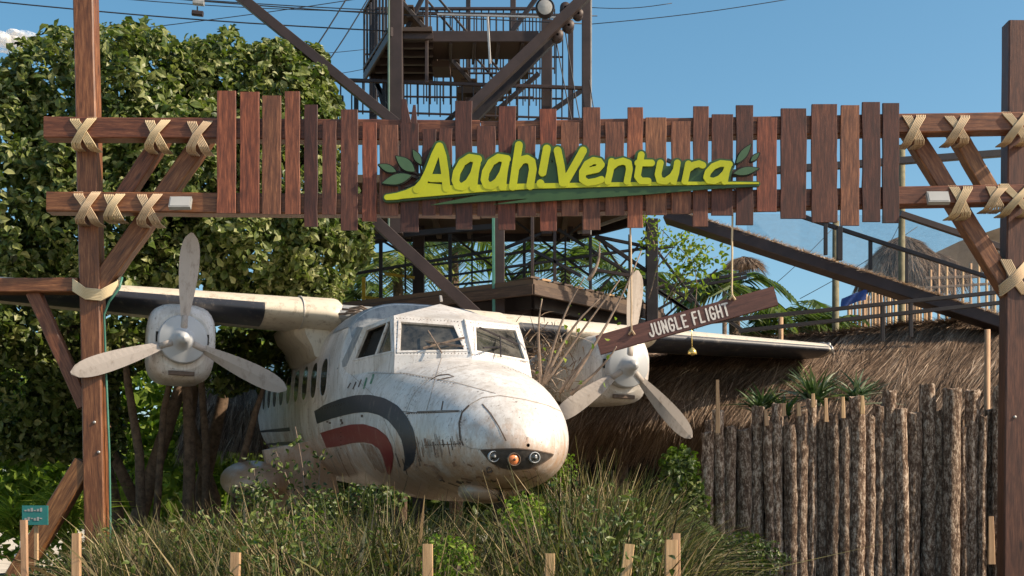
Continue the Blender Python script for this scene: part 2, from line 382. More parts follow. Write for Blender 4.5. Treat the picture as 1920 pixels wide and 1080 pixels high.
def blob_leaves(blobs, n, dmin=.72):
    """points over the outer shell of overlapping ellipsoids (cx,cy,cz,rx,ry,rz)"""
    B = np.array(blobs, float); w = (B[:, 3] * B[:, 5]); w /= w.sum(); idx = RNG.choice(len(B), n, p=w)
    d = unit(RNG.normal(size=(n, 3))); rr = 1.06 - np.abs(RNG.normal(0, (1 - dmin) / 2, n)); b = B[idx]
    lump = 1 + .10 * np.sin(d[:, 0] * 9 + idx) * np.cos(d[:, 2] * 8 + idx * 2)
    p = b[:, :3] + d * b[:, 3:] * (rr * lump)[:, None]
    keep = np.ones(n, bool)
    for j in range(len(B)):
        q = np.linalg.norm((p - B[j, :3]) / B[j, 3:], axis=1); keep &= ~((q < .62) & (idx != j))
    return p[keep], unit(d / b[:, 3:])[keep]
def blade_mesh(name, base, direc, length, width, bend, tint, mat, parent, seg=3):
    """grass and sword leaves: strips of quads"""
    n = len(base); side = unit(np.cross(direc, np.array([[0, 0, 1.]]) + RNG.normal(0, .35, (n, 3))))
    rows = []; horiz = direc.copy(); horiz[:, 2] = 0; horiz = unit(horiz + RNG.normal(0, .05, (n, 3)))
    for i in range(seg + 1):
        q = i / seg; c = base + direc * (length * q)[:, None] + horiz * (length * bend * q * q)[:, None] - np.array([[0, 0, 1.]]) * (length * bend * .75 * q ** 2.2)[:, None]
        w = width * (1 - q ** 1.6) * .5 + .0008
        rows += [c - side * w[:, None], c + side * w[:, None]]
    V = np.stack(rows, 1).reshape(-1, 3); k = (np.arange(n) * (2 * seg + 2))[:, None]
    Q = np.concatenate([k + np.array([[2 * i, 2 * i + 1, 2 * i + 3, 2 * i + 2]]) for i in range(seg)])
    return big(name, V, Q, np.repeat(tint, 2 * seg + 2), mat, parent)

def crown_tree(name, label, cat, base, trunks, blobs, n, size, mat=M_LEAF, group=None, tmean=.5, dmin=.7):
    t = thing(name, label, cat, base, group)
    if len(blobs) > 6:
        extra = []
        for _ in range(150):
            b = blobs[random.randrange(len(blobs))]; d = Vector((random.gauss(0, 1), random.gauss(-.3, .8), random.gauss(.2, 1))).normalized(); q = random.uniform(.08, .26)
            extra.append((b[0] + d.x * b[3] * 1.0, b[1] + d.y * b[4] * .93, b[2] + d.z * b[5] * 1.0, q, q, q * random.uniform(.8, 1.3)))
        blobs = list(blobs) + extra
    for pts, r in trunks:
        m = MB(); m.tube(pts, r, 9); m.build('trunk', M_BARK, t)
    p, nn = blob_leaves(blobs, n, dmin)
    dens = np.sin(p[:, 0] * 4.1 + 2 * np.sin(p[:, 2] * 2.3)) * np.sin(p[:, 2] * 5.3 + p[:, 1] * 3 + 1.7 * np.sin(p[:, 0] * 3.1)); keep = RNG.random(len(p)) < .62 + .5 * dens; p = p[keep]; nn = nn[keep]
    N = unit(nn * .55 + RNG.normal(0, .55, p.shape) + np.array([[0, -.1, .45]]))
    leaves_mesh('crown', p, N, size * RNG.uniform(.45, 1.35, len(p)), np.clip(RNG.normal(tmean, .24, len(p)), 0, 1), mat, t)
    return t
def bl(px, py, Y, rx, ry, rz):
    c = P(px, py, Y); k = Y / F; return (c.x, c.y, c.z, rx * k, ry, rz * k)

# left tree mass: two broad-leaved trees
crown_tree('broadleaf_tree', 'tall dense broad-leaved tree filling the space behind the left gate post', 'tree', (-5.4, 18, 0),
    [([(-5.6, 18, 0), (-5.6, 18, 1.8), (-5.9, 18, 3.2), (-6.4, 18.2, 5)], [.16, .14, .11, .06]),
     ([(-5.1, 17.6, 0), (-5.15, 17.6, 1.7), (-4.8, 17.7, 2.9), (-4.3, 17.8, 4.5)], [.15, .12, .1, .06]),
     ([(-5.15, 17.6, 1.9), (-5.5, 17.5, 2.7), (-5.7, 17.6, 3.8)], [.09, .07, .04])],
    [bl(30, 305, 18, 150, 1.5, 150), bl(170, 215, 18.3, 130, 1.6, 135), bl(270, 190, 18, 130, 1.5, 120), bl(60, 420, 17.6, 170, 1.5, 170), bl(210, 400, 17.6, 150, 1.5, 180),
     bl(330, 330, 17.7, 130, 1.4, 150), bl(40, 600, 17.6, 160, 1.4, 150), bl(200, 590, 17.8, 140, 1.3, 110), bl(-80, 345, 18.5, 180, 1.6, 190), bl(60, 740, 17.4, 120, 1.1, 120), bl(-40, 700, 18, 150, 1.2, 160), bl(150, 790, 17.6, 75, .8, 75)],
    140000, .13, tmean=.64)
crown_tree('broadleaf_tree', 'rounder broad-leaved tree whose crown ends behind the shortest left planks', 'tree', (-3.3, 18.6, 0),
    [([(-4.5, 18.6, 0), (-4.5, 18.6, 2.2), (-4.2, 18.7, 3.6), (-3.8, 18.7, 5)], [.13, .11, .09, .05]),
     ([(-4.2, 18.3, 0), (-4.25, 18.3, 2.0), (-4.6, 18.3, 3.1), (-4.5, 18.4, 4)], [.1, .09, .07, .05])],
    [bl(430, 200, 18.8, 110, 1.4, 115), bl(540, 215, 18.8, 95, 1.3, 100), bl(420, 340, 18.4, 120, 1.4, 130), bl(540, 340, 18.5, 120, 1.4, 140), bl(585, 450, 18.4, 82, 1.2, 110),
     bl(470, 470, 18.2, 110, 1.3, 90), bl(360, 520, 18.2, 100, 1.2, 80), bl(590, 540, 18.6, 50, .8, 30), bl(650, 445, 18.4, 35, .6, 30)],
    95000, .13, tmean=.70)
crown_tree('understorey_bush', 'dark leafy bush between the left propeller and the fuselage windows', 'bush', (-2.9, 18, 0), [([(-2.9, 18, 0), (-2.9, 18, 3)], [.06, .03])],
    [bl(470, 650, 17.6, 75, .6, 40), bl(420, 690, 17.8, 60, .6, 50), bl(500, 690, 17.8, 50, .5, 40)], 2600, .16, tmean=.5)

# ------------------------------------------------------------------ palms, far plants
def palm(name, label, px, py, Y, nf=13, L=2.2, lean=.3, seed=1, tb=.4, group='palms beyond the tower'):
    rs = np.random.default_rng(seed); c = P(px, py, Y); t = thing(name, label, 'palm tree', (c.x, c.y, 0), group)
    m = MB(); m.tube([(c.x, c.y, 0), (c.x + lean * .5, c.y, c.z * .5), (c.x, c.y, c.z)], [.16, .13, .1], 8); m.build('trunk', M_BARK, t)
    for k in range(nf):
        a = 2 * math.pi * k / nf + rs.uniform(-.2, .2); el = rs.uniform(.15, 1.1); l = L * rs.uniform(.8, 1.1)
        h = np.array([math.cos(a), math.sin(a), 0]); q = np.linspace(0, 1, 26)
        pts = np.array([[c.x, c.y, c.z]]) + h * (l * math.cos(el) * q)[:, None] + np.array([[0, 0, 1.]]) * (l * (math.sin(el) * q - (.55 + .35 * math.cos(el)) * q ** 2))[:, None]
        tan = unit(np.gradient(pts, axis=0)); sd = unit(np.cross(tan, np.array([[0, 0, 1.]])))
        base = []; dr = []; ln = []
        for sgn in (-1, 1):
            base.append(pts[2:]); dr.append(unit(sd[2:] * sgn + tan[2:] * .65 - np.array([[0, 0, .35]]) + rs.normal(0, .08, (24, 3)))); ln.append(l * .30 * np.sin(np.linspace(.35, 2.95, 24)) + .05)
        base = np.concatenate(base); dr = np.concatenate(dr); ln = np.concatenate(ln)
        blade_mesh('frond', base, dr, ln, np.full(len(base), .055), np.full(len(base), .25), np.clip(rs.normal(tb, .18, len(base)), 0, 1), M_PALM, t, 2)
for k, (px, py, Y, L, nf, tb, lab) in enumerate([
    (745, 500, 26, 1.7, 14, .75, 'bright green palm behind the thin rails just right of the leafy tree'),
    (850, 470, 27, 2.0, 14, .45, 'grey-green palm spreading its fronds between the two lower tower posts'),
    (1060, 500, 27, 2.0, 14, .5, 'palm whose fronds hang behind the tower lattice above the timber deck'),
    (1190, 530, 26, 1.6, 12, .45, 'palm half hidden behind the vine-wrapped dark post'),
    (1375, 540, 24, 1.35, 15, .5, 'small dense palm right above the JUNGLE FLIGHT board'),
    (1490, 610, 25, 1.5, 16, .42, 'low palm right of the end of the hanging board'),
    (1570, 620, 26, 1.2, 14, .4, 'palm crown touching the pale stockade'),
    (1430, 640, 25, 1.2, 13, .5, 'palm just above the right wing'),
    (660, 560, 25, 1.3, 12, .3, 'dark palm peeping out beside the leafy tree edge')]):
    palm('palm_tree', lab, px, py, Y, nf, L, .2, 30 + k, tb)

def far_mass(name, label, x0, x1, y0, y1, Y, n, size, mat, tm, cat=None):
    c0 = P(x0, y0, Y); c1 = P(x1, y1, Y); p = np.stack([RNG.uniform(c0.x, c1.x, n), RNG.normal(Y, .5, n), RNG.uniform(0, 1, n)], 1)
    top = c0.z + .35 * np.sin(p[:, 0] * 2.1) + .25 * np.sin(p[:, 0] * 5.3); p[:, 2] = np.maximum(c1.z, 0.1) + (top - max(c1.z, .1)) * p[:, 2] ** .8
    N = unit(RNG.normal(size=p.shape) + np.array([[0, -.4, .5]]))
    o = leaves_mesh(name, p, N, RNG.uniform(size * .6, size * 1.3, n), np.clip(RNG.normal(tm, .2, n), 0, 1), mat, None)
    return tag(o, label, cat, kind='stuff')
far_mass('distant_foliage', 'mass of yellow-green foliage seen between the tree trunks', -900, 480, 660, 1050, 27, 16000, .26, M_LIGHTLEAF, .5)
far_mass('hedge_foliage', 'dark green undergrowth behind the aircraft and huts', 380, 1750, 660, 1050, 29, 14000, .3, M_LEAF, .4)
far_mass('far_treeline', 'distant line of trees closing the view behind everything', -1500, 3200, 800, 990, 75, 26000, 1.1, M_LEAF, .5)
for k, (px, py, lab) in enumerate([(30, 950, 'sunlit yellow-green grassy fern at the left picture edge above the teal board'), (120, 935, 'sunlit yellow fern next to the leaning timber prop')]):
    c = P(px, py, 15.2); n = 260; t = thing('sunlit_fern', lab, 'fern', (c.x, c.y, 0), 'ferns left of the gate')
    a = RNG.uniform(0, 2 * math.pi, n); d = unit(np.stack([np.cos(a), np.sin(a), RNG.uniform(.4, 2.0, n)], 1))
    blade_mesh('frond', np.array([[c.x, c.y, c.z - .25]]) + RNG.normal(0, .08, (n, 3)), d, RNG.uniform(.3, .7, n), np.full(n, .025), RNG.uniform(.2, .7, n), RNG.uniform(.3, 1, n), M_LIGHTLEAF, t)

# ------------------------------------------------------------------ the aircraft
PM = Matrix.Translation((.14, 10.75, 2.38)) @ Matrix.Rotation(R(17.5), 4, 'Z') @ Matrix.Rotation(R(3.5), 4, 'X') @ Matrix.Rotation(R(1.5), 4, 'Y')
PI_ = PM.inverted()
plane = thing('propeller_aircraft', 'weathered white twin-propeller aircraft resting in tall grass under the timber gate', 'airplane', mat=PM)
ST = np.array([  # u, half width, top, bottom, mid, exponent
    (0, .015, -.07, -.10, -.085, 2), (.02, .13, .02, -.18, -.08, 2), (.08, .245, .12, -.29, -.08, 2), (.22, .38, .24, -.38, -.08, 2.05), (.5, .54, .40, -.47, -.06, 2.1),
    (1.0, .70, .58, -.53, 0, 2.15), (1.5, .81, .70, -.58, .06, 2.2), (2.0, .89, .78, -.62, .12, 2.25), (2.6, .95, .85, -.66, .2, 2.35), (3.2, .985, .93, -.66, .28, 2.45),
    (3.5, .995, 1.12, -.655, .3, 2.4), (3.75, 1.0, 1.475, -.65, .33, 2.35), (4.5, 1.0, 1.50, -.64, .35, 2.3), (9, 1.0, 1.47, -.60, .35, 2.3), (11.6, .97, 1.44, -.45, .4, 2.25), (14, .45, 1.25, .4, .85, 2)])
def prof(u):
    i = int(np.clip(np.searchsorted(ST[:, 0], u) - 1, 0, len(ST) - 2)); a, b = ST[i], ST[i + 1]; t = (u - a[0]) / (b[0] - a[0])
    def cr(j):
        if i == 0: return a[j] + (b[j] - a[j]) * math.sqrt(max(t, 0))
        p0 = ST[i - 1]; p3 = ST[min(i + 2, len(ST) - 1)]; h = b[0] - a[0]
        d0 = (b[j] - a[j]) / h; dm = (a[j] - p0[j]) / (a[0] - p0[0]); dp = (p3[j] - b[j]) / (p3[0] - b[0]) if p3[0] > b[0] else d0
        m0 = 0 if dm * d0 <= 0 else 2 * dm * d0 / (dm + d0); m1 = 0 if dp * d0 <= 0 else 2 * dp * d0 / (dp + d0)
        return (2 * t**3 - 3 * t**2 + 1) * a[j] + (t**3 - 2 * t**2 + t) * h * m0 + (-2 * t**3 + 3 * t**2) * b[j] + (t**3 - t**2) * h * m1
    return [cr(j) for j in range(1, 6)]
def hull_pt(u, th):
    a, tp, bt, md, e = prof(u); c, s_ = math.cos(th), math.sin(th)
    if s_ > 0: e += 1.0 * min(max((u - 3.3) / .4, 0), 1)
    v = a * math.copysign(abs(c) ** (2 / e), c); h = (tp - md) if s_ >= 0 else (md - bt)
    return Vector((v, u, md + h * math.copysign(abs(s_) ** (2 / e), s_)))
def hull_side(u, w, sgn, out=.0):
    a, tp, bt, md, e = prof(u); e += 1.0 * min(max((u - 3.3) / .4, 0), 1) if w >= md else 0; h = (tp - md) if w >= md else (md - bt); q = min(abs(w - md) / h, .999)
    return Vector((sgn * (a * (1 - q ** e) ** (1 / e) + out), u, w))
us = list(np.concatenate([[0, .005, .015, .03, .05, .08, .12, .17], np.linspace(.22, 4.6, 56), np.linspace(4.8, 14, 36)])); NT = 72
hb = MB(); V = [hull_pt(u, 2 * math.pi * j / NT) for u in us for j in range(NT)]
Fc = [[i * NT + j, i * NT + (j + 1) % NT, (i + 1) * NT + (j + 1) % NT, (i + 1) * NT + j] for i in range(len(us) - 1) for j in range(NT)]
hb.add(V, Fc, None, True); hb.build('fuselage', M_HULL, plane)
bvh = BVHTree.FromPolygons([PM @ v for v in hb.v], hb.f)
EYEV = Vector((0, 0, EYE))
def on_hull(px, py, off=.004):
    """the point of the skin that a mark in the photograph lies on, lifted off it by off (local coordinates)"""
    d = (P(px, py, 10) - EYEV).normalized(); h, n, i, ds = bvh.ray_cast(EYEV, d)
    if h is None: return None
    if n.dot(d) > 0: n = -n
    return PI_ @ (h + n * off)
def ribbon(name, A, B, mat, nu=40, nv=6, off=.004, label=None, parent=None):
    """painted band on the skin between two edge lines given in picture points"""
    def res(L):
        L = np.array(L, float); d = np.r_[0, np.cumsum(np.hypot(*np.diff(L, axis=0).T))]; t = np.linspace(0, d[-1], 200)
        return np.stack([np.interp(t, d, L[:, 0]), np.interp(t, d, L[:, 1])], 1)
    def smooth(L):
        for _ in range(10): L[1:-1] = (L[:-2] + L[2:] + 2 * L[1:-1]) / 4
        return L[np.linspace(0, 199, nu + 1).astype(int)]
    a, b = smooth(res(A)), smooth(res(B)); m = MB(); idx = {}
    for i in range(nu + 1):
        for j in range(nv + 1):
            p = a[i] + (b[i] - a[i]) * j / nv; q = on_hull(p[0], p[1], off)
            if q is not None: idx[i, j] = len(m.v); m.v.append(q)
    for i in range(nu):
        for j in range(nv):
            k = [(i, j), (i + 1, j), (i + 1, j + 1), (i, j + 1)]
            if all(x in idx for x in k):
                c = [idx[x] for x in k]
                if max((m.v[c[x]] - m.v[c[x - 1]]).length for x in range(4)) < .35:
                    m.f.append(c); m.uv.append([(0, 0)] * 4); m.sm.append(True)
    return m.build(name, mat, parent or plane, label)
def zz(L, ox, oy, k): return [(ox + x / k, oy + y / k) for x, y in L]
nav_o = zz([(425, 600), (480, 565), (560, 535), (640, 515), (720, 512), (800, 530), (870, 570), (920, 630), (955, 700), (970, 790), (960, 860), (930, 900), (905, 918)], 440, 560, 2.842)
nav_i = zz([(440, 667), (500, 645), (580, 622), (650, 608), (710, 605), (770, 620), (820, 650), (862, 700), (890, 750), (903, 810), (908, 860), (905, 890), (900, 914)], 440, 560, 2.842)
ribbon('navy_stripe', nav_o, nav_i, M_NAVY, 60, 6, label='dark navy curved stripe behind the nose')
red_o = zz([(457, 715), (540, 690), (620, 670), (690, 668), (760, 690), (810, 730), (838, 780), (848, 840), (840, 900), (828, 938)], 440, 560, 2.842)
red_i = zz([(490, 795), (560, 785), (630, 768), (690, 765), (735, 775), (770, 800), (790, 840), (803, 890), (812, 920), (818, 935)], 440, 560, 2.842)
ribbon('red_stripe', red_o, red_i, M_RED, 50, 5, label='dark red curved stripe inside the navy one')
ribbon('rust_stain', zz([(670, 772), (730, 778), (775, 830), (800, 925)], 440, 560, 2.842), zz([(690, 810), (720, 860), (750, 900), (785, 930)], 440, 560, 2.842), M_RUST, 20, 5, .003)
def seam(L, w=1.3, nu=50, mat=None, name='panel_seam', off=.003):
    L = np.array(L, float); d = np.gradient(L, axis=0); nrm = np.stack([-d[:, 1], d[:, 0]], 1); nrm /= np.maximum(np.hypot(*nrm.T), 1e-6)[:, None]
    ribbon(name, L - nrm * w / 2, L + nrm * w / 2, mat or M_SEAM, nu, 1, off)
Z5 = lambda L: zz(L, 760, 720, 4.5)
seam(Z5([(490, 520), (462, 440), (455, 330), (480, 240), (540, 180)]), 3.0)
seam(Z5([(540, 180), (560, 165), (650, 115), (800, 98), (1000, 130), (1200, 180), (1330, 240)]), 1.2, mat=M_SEAM2)
seam(Z5([(490, 520), (560, 545), (640, 550)]), 1.2, mat=M_SEAM2)
seam(Z5([(650, 170), (720, 250), (790, 360), (850, 480)]), 2.2)
seam(Z5([(0, 245), (230, 238), (450, 232)]), 1.2)
seam(Z5([(160, 520), (330, 512), (470, 500)]), 1.0)
seam([(782, 772), (840, 770), (862, 770)], 1.4); seam([(800, 770), (822, 690), (838, 640)], 1.0, mat=M_SEAM2); seam([(690, 700), (760, 700), (850, 716), (930, 738)], 1.0, mat=M_SEAM2)
seam([(645, 690), (700, 740), (740, 830), (750, 900)], .9, mat=M_SEAM2); seam([(600, 770), (650, 760), (790, 775), (870, 772)], .9)
seam([(840, 905), (880, 918), (960, 915), (1010, 890)], 1.2); seam([(1078 - 60, 705), (1050, 745), (1066, 800)], 1.0)
for x0, y0, l, w, sl in [(776, 842, 34, 2.6, 6), (783, 850, 24, 2, 5), (797, 822, 18, 3.4, 3), (812, 828, 30, 2.4, 7), (818, 842, 16, 5, 2), (830, 824, 14, 2, 2), (845, 822, 22, 1.6, 4), (770, 815, 50, 2.2, 20), (850, 866, 8, 6, 4), (812, 876, 10, 9, 10), (820, 892, 7, 8, 9),
                          (831, 752, 17, 2.2, -3), (742, 850, 26, 2, 9), (755, 860, 30, 1.8, 9), (905, 884, 10, 6, 12)]:
    seam([(x0, y0), (x0 + sl * .5, y0 + l * .5), (x0 + sl, y0 + l)], w, 6, M_RUST if w > 2.5 else M_SEAM, 'grime_streak')
rs_ = random.Random(4)
for k in range(46):
    x0 = rs_.uniform(772, 868); y0 = rs_.uniform(812, 830) + (x0 < 800) * rs_.uniform(0, 25); l_ = rs_.uniform(7, 34) * (1 if x0 < 850 else .5)
    seam([(x0, y0), (x0 + l_ * .1, y0 + l_ * .5), (x0 + l_ * .2, y0 + l_)], rs_.uniform(.7, 1.8), 6, M_RUST if k % 2 else M_SEAM2, 'grime_streak')
for k in range(16):
    x0 = rs_.uniform(790, 1000); y0 = rs_.uniform(870, 905); l_ = rs_.uniform(6, 22); seam([(x0, y0), (x0 + l_ * .5, y0 + rs_.uniform(-2, 4)), (x0 + l_, y0 + rs_.uniform(0, 6))], rs_.uniform(1.5, 4.5), 8, M_RUST if k % 4 else M_SEAM, 'rust_patch')
for k in range(14):
    x0 = rs_.uniform(610, 720); y0 = rs_.uniform(820, 850); l_ = rs_.uniform(18, 50); seam([(x0, y0), (x0 + l_ * .2, y0 + l_ * .5), (x0 + l_ * .45, y0 + l_)], rs_.uniform(.7, 1.6), 8, M_SEAM2 if k % 3 else M_RUST, 'grime_streak')
rv = MB()
for (a, b, n) in [((764, 776), (858, 772), 22), ((764, 780), (780, 850), 14), ((866, 770), (862, 830), 12), ((800, 833), (864, 833), 16), ((600, 768), (646, 756), 10), ((752, 700), (850, 720), 18), ((640, 760), (640, 840), 12)]:
    for k in range(n):
        x = a[0] + (b[0] - a[0]) * k / (n - 1); y = a[1] + (b[1] - a[1]) * k / (n - 1)
        c = [on_hull(x + dx, y + dy, .005) for dx, dy in ((-.8, -.9), (.8, -.9), (.8, .9), (-.8, .9))]
        if all(q is not None for q in c): rv.add(c, [[0, 1, 2, 3]])
rv.build('rivet_row', M_SEAM, plane)
seam([(808, 712), (822, 704), (840, 702), (852, 706), (838, 709), (820, 713)], 1.8, 30, M_SEAM, 'nose_vent')
for k, (x, y, h, w) in enumerate([(682, 708, 22, 3), (695, 702, 18, 3.6), (672, 712, 14, 2), (662, 716, 14, 2.2), (652, 718, 10, 2)]):
    gm = bpy.data.materials.get('worn_green_mark') or worn_paint('worn_green_mark', (.05, .20, .10), (.5, .48, .45), .5, .5)
    seam([(x, y + h), (x + 3, y + h * .5), (x + 6, y)], w, 6, gm if k < 2 else M_SEAM, 'faded_marking')
for x, y in ((617, 793), (638, 788), (677, 780), (640, 793), (612, 791)):
    seam([(x, y), (x + 4, y)], 5 if x > 630 else 3, 3, M_SEAM, 'drain_opening')

m = MB(); rq = MB()
for u_ in [1.32, 4.28] + [4.27 + .76 * k_ for k_ in range(1, 10)]:
    for t0_, t1_ in ((100, 262), (-82, 80)):
        A2 = [R(t0_ + (t1_ - t0_) * j / 40) for j in range(41)]; V = []
        for t_ in A2:
            for du_ in (-.004, .004):
                p = hull_pt(u_ + du_, t_); d_ = Vector((p.x, 0, p.z - .3)).normalized(); V.append(p + d_ * .0025)
        m.add(V, [[2 * j, 2 * j + 1, 2 * j + 3, 2 * j + 2] for j in range(40)])
        for j in range(0, 41):
            for du_ in (-.045, .045):
                p = hull_pt(u_ + du_, A2[j]); d_ = Vector((p.x, 0, p.z - .3)).normalized(); s1v = d_.cross(Vector((0, 1, 0))).normalized() * .006; s2v = Vector((0, .006, 0)); c_ = p + d_ * .003
                rq.add([c_ - s1v - s2v, c_ + s1v - s2v, c_ + s1v + s2v, c_ - s1v + s2v], [[0, 1, 2, 3]])
m.build('frame_seam', M_SEAM2, plane); rq.build('rivet_row', M_SEAM, plane)
# landing-light bay in the nose
top = Z5([(640, 556), (800, 548), (950, 545), (1100, 560), (1250, 592)]); bot = Z5([(642, 560), (720, 655), (800, 700), (900, 722), (1050, 710), (1170, 655), (1250, 596)])
ribbon('lamp_bay', top, bot, plain('bay_shade', (.055, .045, .038), .7, 0, .6, 18, 0), 30, 8, .004)  # dark patch on the skin stands for the shade inside the recess
rim = top + bot[::-1] + [top[0]]
seam(rim, 2.2, 70, M_SEAM, 'lamp_bay_rim', .007)
def lamp(px, py, r, mat, label):
    c = on_hull(px, py, .012); fwd = Vector((0, -1, 0)); m = MB()
    m.lathe(c, fwd, [(-.02, r), (.012, r), (.018, r * .88), (.006, r * .8)], 24); o = m.build('lamp_ring', M_SEAM if mat is M_ORANGE else M_SPIN, plane)
    m = MB(); m.lathe(c, fwd, [(.0, r * .82), (.012, r * .6), (.02, r * .3), (.022, .0)], 24); m.build('landing_lamp', mat, plane, label)
    m = MB(); m.ball(c + fwd * .028, .012, .01, .012, 8, 6); m.build('lamp_bulb', M_SEAM if mat is M_ORANGE else M_GREY, plane)
lamp(760 + 750 / 4.5, 720 + 608 / 4.5, .048, M_GLASS, 'small clear lamp nearest the navy stripe'); lamp(760 + 915 / 4.5, 720 + 632 / 4.5, .058, M_ORANGE, 'round orange lamp in the middle of the bay'); lamp(760 + 1085 / 4.5, 720 + 616 / 4.5, .048, M_GLASS, 'small clear lamp towards the nose edge')
c = on_hull(918, 880, .006); m = MB(); m.lathe(c, (0, -1, -.4), [(0, .03), (.012, .03), (.012, .02), (.0, .015)], 14); m.build('nose_socket', M_SEAM, plane)
# nose gear door under the chin
m = MB(); m.ball(PI_ @ P(905, 921, 11.55), .21, .30, .11, 18, 10, .8); m.build('gear_fairing', M_HULL, plane)
m = MB(); m.ball(PI_ @ P(946, 917, 11.6), .11, .24, .09, 16, 10, .8); m.build('gear_door', M_HULL, plane)
m = MB(); m.box(PI_ @ P(926, 920, 11.5), .02, .5, .17); m.build('door_gap', M_DARK, plane)
# main gear sponson
m = MB(); m.ball((-1.55, 6.6, -.62), .42, 1.3, .27, 20, 14); m.build('gear_sponson', M_HULL, plane)
m = MB(); m.beam((-1.4, 6.2, -.6), (-.6, 6.2, -.4), .8, .2); m.build('sponson_stub', M_HULL, plane)

# canopy with real window openings
A_ = Vector((0, 3.25, 1.435)); T0 = Vector((0, 2.22, 1.17)); B0 = Vector((0, 1.88, .80)); Rr = Vector((0, 3.8, 1.47))
def quadpt(q, s_, t_):
    bl_, br, tr, tl = q; return (bl_ * (1 - s_) + br * s_) * (1 - t_) + (tl * (1 - s_) + tr * s_) * t_
def framed(q, holes, dep, nrm, m, pane_specs):
    """facet q (bl, br, tr, tl) with openings; inner polygon given in facet fractions"""
    h = [quadpt(q, *x) for x in holes]; o = list(q); n = len(m.v)
    if nrm.dot((o[1] - o[0]).cross(o[3] - o[0])) < 0: pass
    inn = [p - nrm * dep for p in h]
    m.add(o + h, [[0, 1, 5, 4], [1, 2, 6, 5], [2, 3, 7, 6], [3, 0, 4, 7]]); m.add(h + inn, [[0, 1, 5, 4], [1, 2, 6, 5], [2, 3, 7, 6], [3, 0, 4, 7]])
    # raised rim
    g_ = [quadpt(q, .5 + (x - .5) * 1.09, .5 + (y - .5) * 1.12) for x, y in holes]; up = [p + nrm * .008 for p in h]; ug = [p + nrm * .008 for p in g_]
    m.add(up + ug + g_, [[0, 1, 5, 4], [1, 2, 6, 5], [2, 3, 7, 6], [3, 0, 4, 7], [4, 5, 9, 8], [5, 6, 10, 9], [6, 7, 11, 10], [7, 4, 8, 11]])
    m.add(h + up, [[0, 1, 5, 4], [1, 2, 6, 5], [2, 3, 7, 6], [3, 0, 4, 7]])
    return inn
cf = MB(); cr_ = MB(); riv = MB(); panes = []
for sg in (-1, 1):
    B1 = Vector((sg * .70, 2.2, .77)); T1 = Vector((sg * .66, 2.5, 1.19)); B2 = Vector((sg * .955, 3.45, .72)); T3 = Vector((sg * .87, 3.02, 1.10)); Q1 = Vector((sg * .80, 3.8, 1.19)); Q2 = Vector((sg * 1.0, 3.8, .70))
    fr = (B0, B1, T1, T0); nf_ = (B1 - B0).cross(T0 - B0).normalized(); nf_ = nf_ if nf_.y < 0 else -nf_
    inn = framed(fr, [(.09, .13), (.93, .10), (.90, .84), (.17, .80)], .018, nf_, cf, None); panes.append((inn, 'windscreen_pane'))
    for (e0, e1, cnt) in [((.04, .03), (.97, .03), 22), ((.05, .93), (.96, .93), 20), ((.035, .06), (.11, .92), 10), ((.975, .06), (.955, .92), 10)]:
        for k in range(cnt):
            p = quadpt(fr, e0[0] + (e1[0] - e0[0]) * k / (cnt - 1), e0[1] + (e1[1] - e0[1]) * k / (cnt - 1)) + nf_ * .003
            dx = (B1 - B0).normalized() * .004; dz = Vector((0, .0, .004)); riv.add([p - dx - dz, p + dx - dz, p + dx + dz, p - dx + dz], [[0, 1, 2, 3]])
    sd_ = (B1, B2, T3, T1); ns = (B2 - B1).cross(T1 - B1).normalized(); ns = ns if ns.x * sg > 0 else -ns
    inn = framed(sd_, [(.06, .12), (.84, .14), (.80, .86), (.10, .88)], .018, ns, cf, None)
    mid_b = inn[0].lerp(inn[1], .42); mid_t = inn[3].lerp(inn[2], .12)
    panes.append(([inn[0], mid_b, mid_t, inn[3]], 'side_pane'))
    if sg > 0: panes.append(([mid_b, inn[1], inn[2], mid_t], 'side_pane'))
    else:
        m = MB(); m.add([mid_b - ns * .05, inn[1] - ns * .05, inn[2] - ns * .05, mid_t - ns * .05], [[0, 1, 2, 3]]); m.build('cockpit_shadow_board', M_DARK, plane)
    m = MB(); m.beam(mid_b + ns * .012, mid_t + ns * .012, .035, .03, up=ns); m.build('side_pane_bar', M_HULL, plane)
    cf.add([A_, T0, T1], [[0, 1, 2]])
    S0 = Vector((0, 1.80, .66)); S1 = Vector((sg * .72, 2.10, .50)); S2 = Vector((sg * .94, 3.45, .45)); S3 = Vector((sg * .97, 3.8, .45))
    cf.add([B0, B1, B2, S0, S1, S2, Q2, S3], [[0, 1, 4, 3], [1, 2, 5, 4], [2, 6, 7, 5]])
    cr_.add([A_, T1, T3, Q1, Rr, B2, Q2], [[0, 1, 2], [0, 2, 3], [0, 3, 4], [2, 5, 6, 3]])
    m = MB(); m.beam(B0 + Vector((sg * .10, -.04, .07)), T0 + Vector((sg * .42, .02, -.24)), .018, .014); m.beam(B0 + Vector((sg * .30, .02, -.0)), B0.lerp(T1, .55) + nf_ * .03, .012, .012)
    m.beam(quadpt(fr, .05 if sg < 0 else .85, .42) + nf_ * .03, quadpt(fr, .62 if sg < 0 else .2, .12 if sg < 0 else .75) + nf_ * .03, .022, .012)
    m.build('wiper_arm', M_STEEL if sg > 0 else M_TWIG, plane)
cf.build('canopy_frame', M_HULL, plane); cr_.build('roof_panel', M_ROOFG, plane, 'chalky blue-grey cockpit roof'); riv.build('rivet_row', M_SEAM, plane)
for q, nm in panes:
    m = MB(); m.add(q, [[0, 1, 2, 3]]); m.build(nm, M_GLASS, plane)
m = MB(); ua = [3.62, 3.7, 3.8, 4.0, 4.4, 4.9]; ta = [R(a_) for a_ in range(36, 145, 6)]; V = []
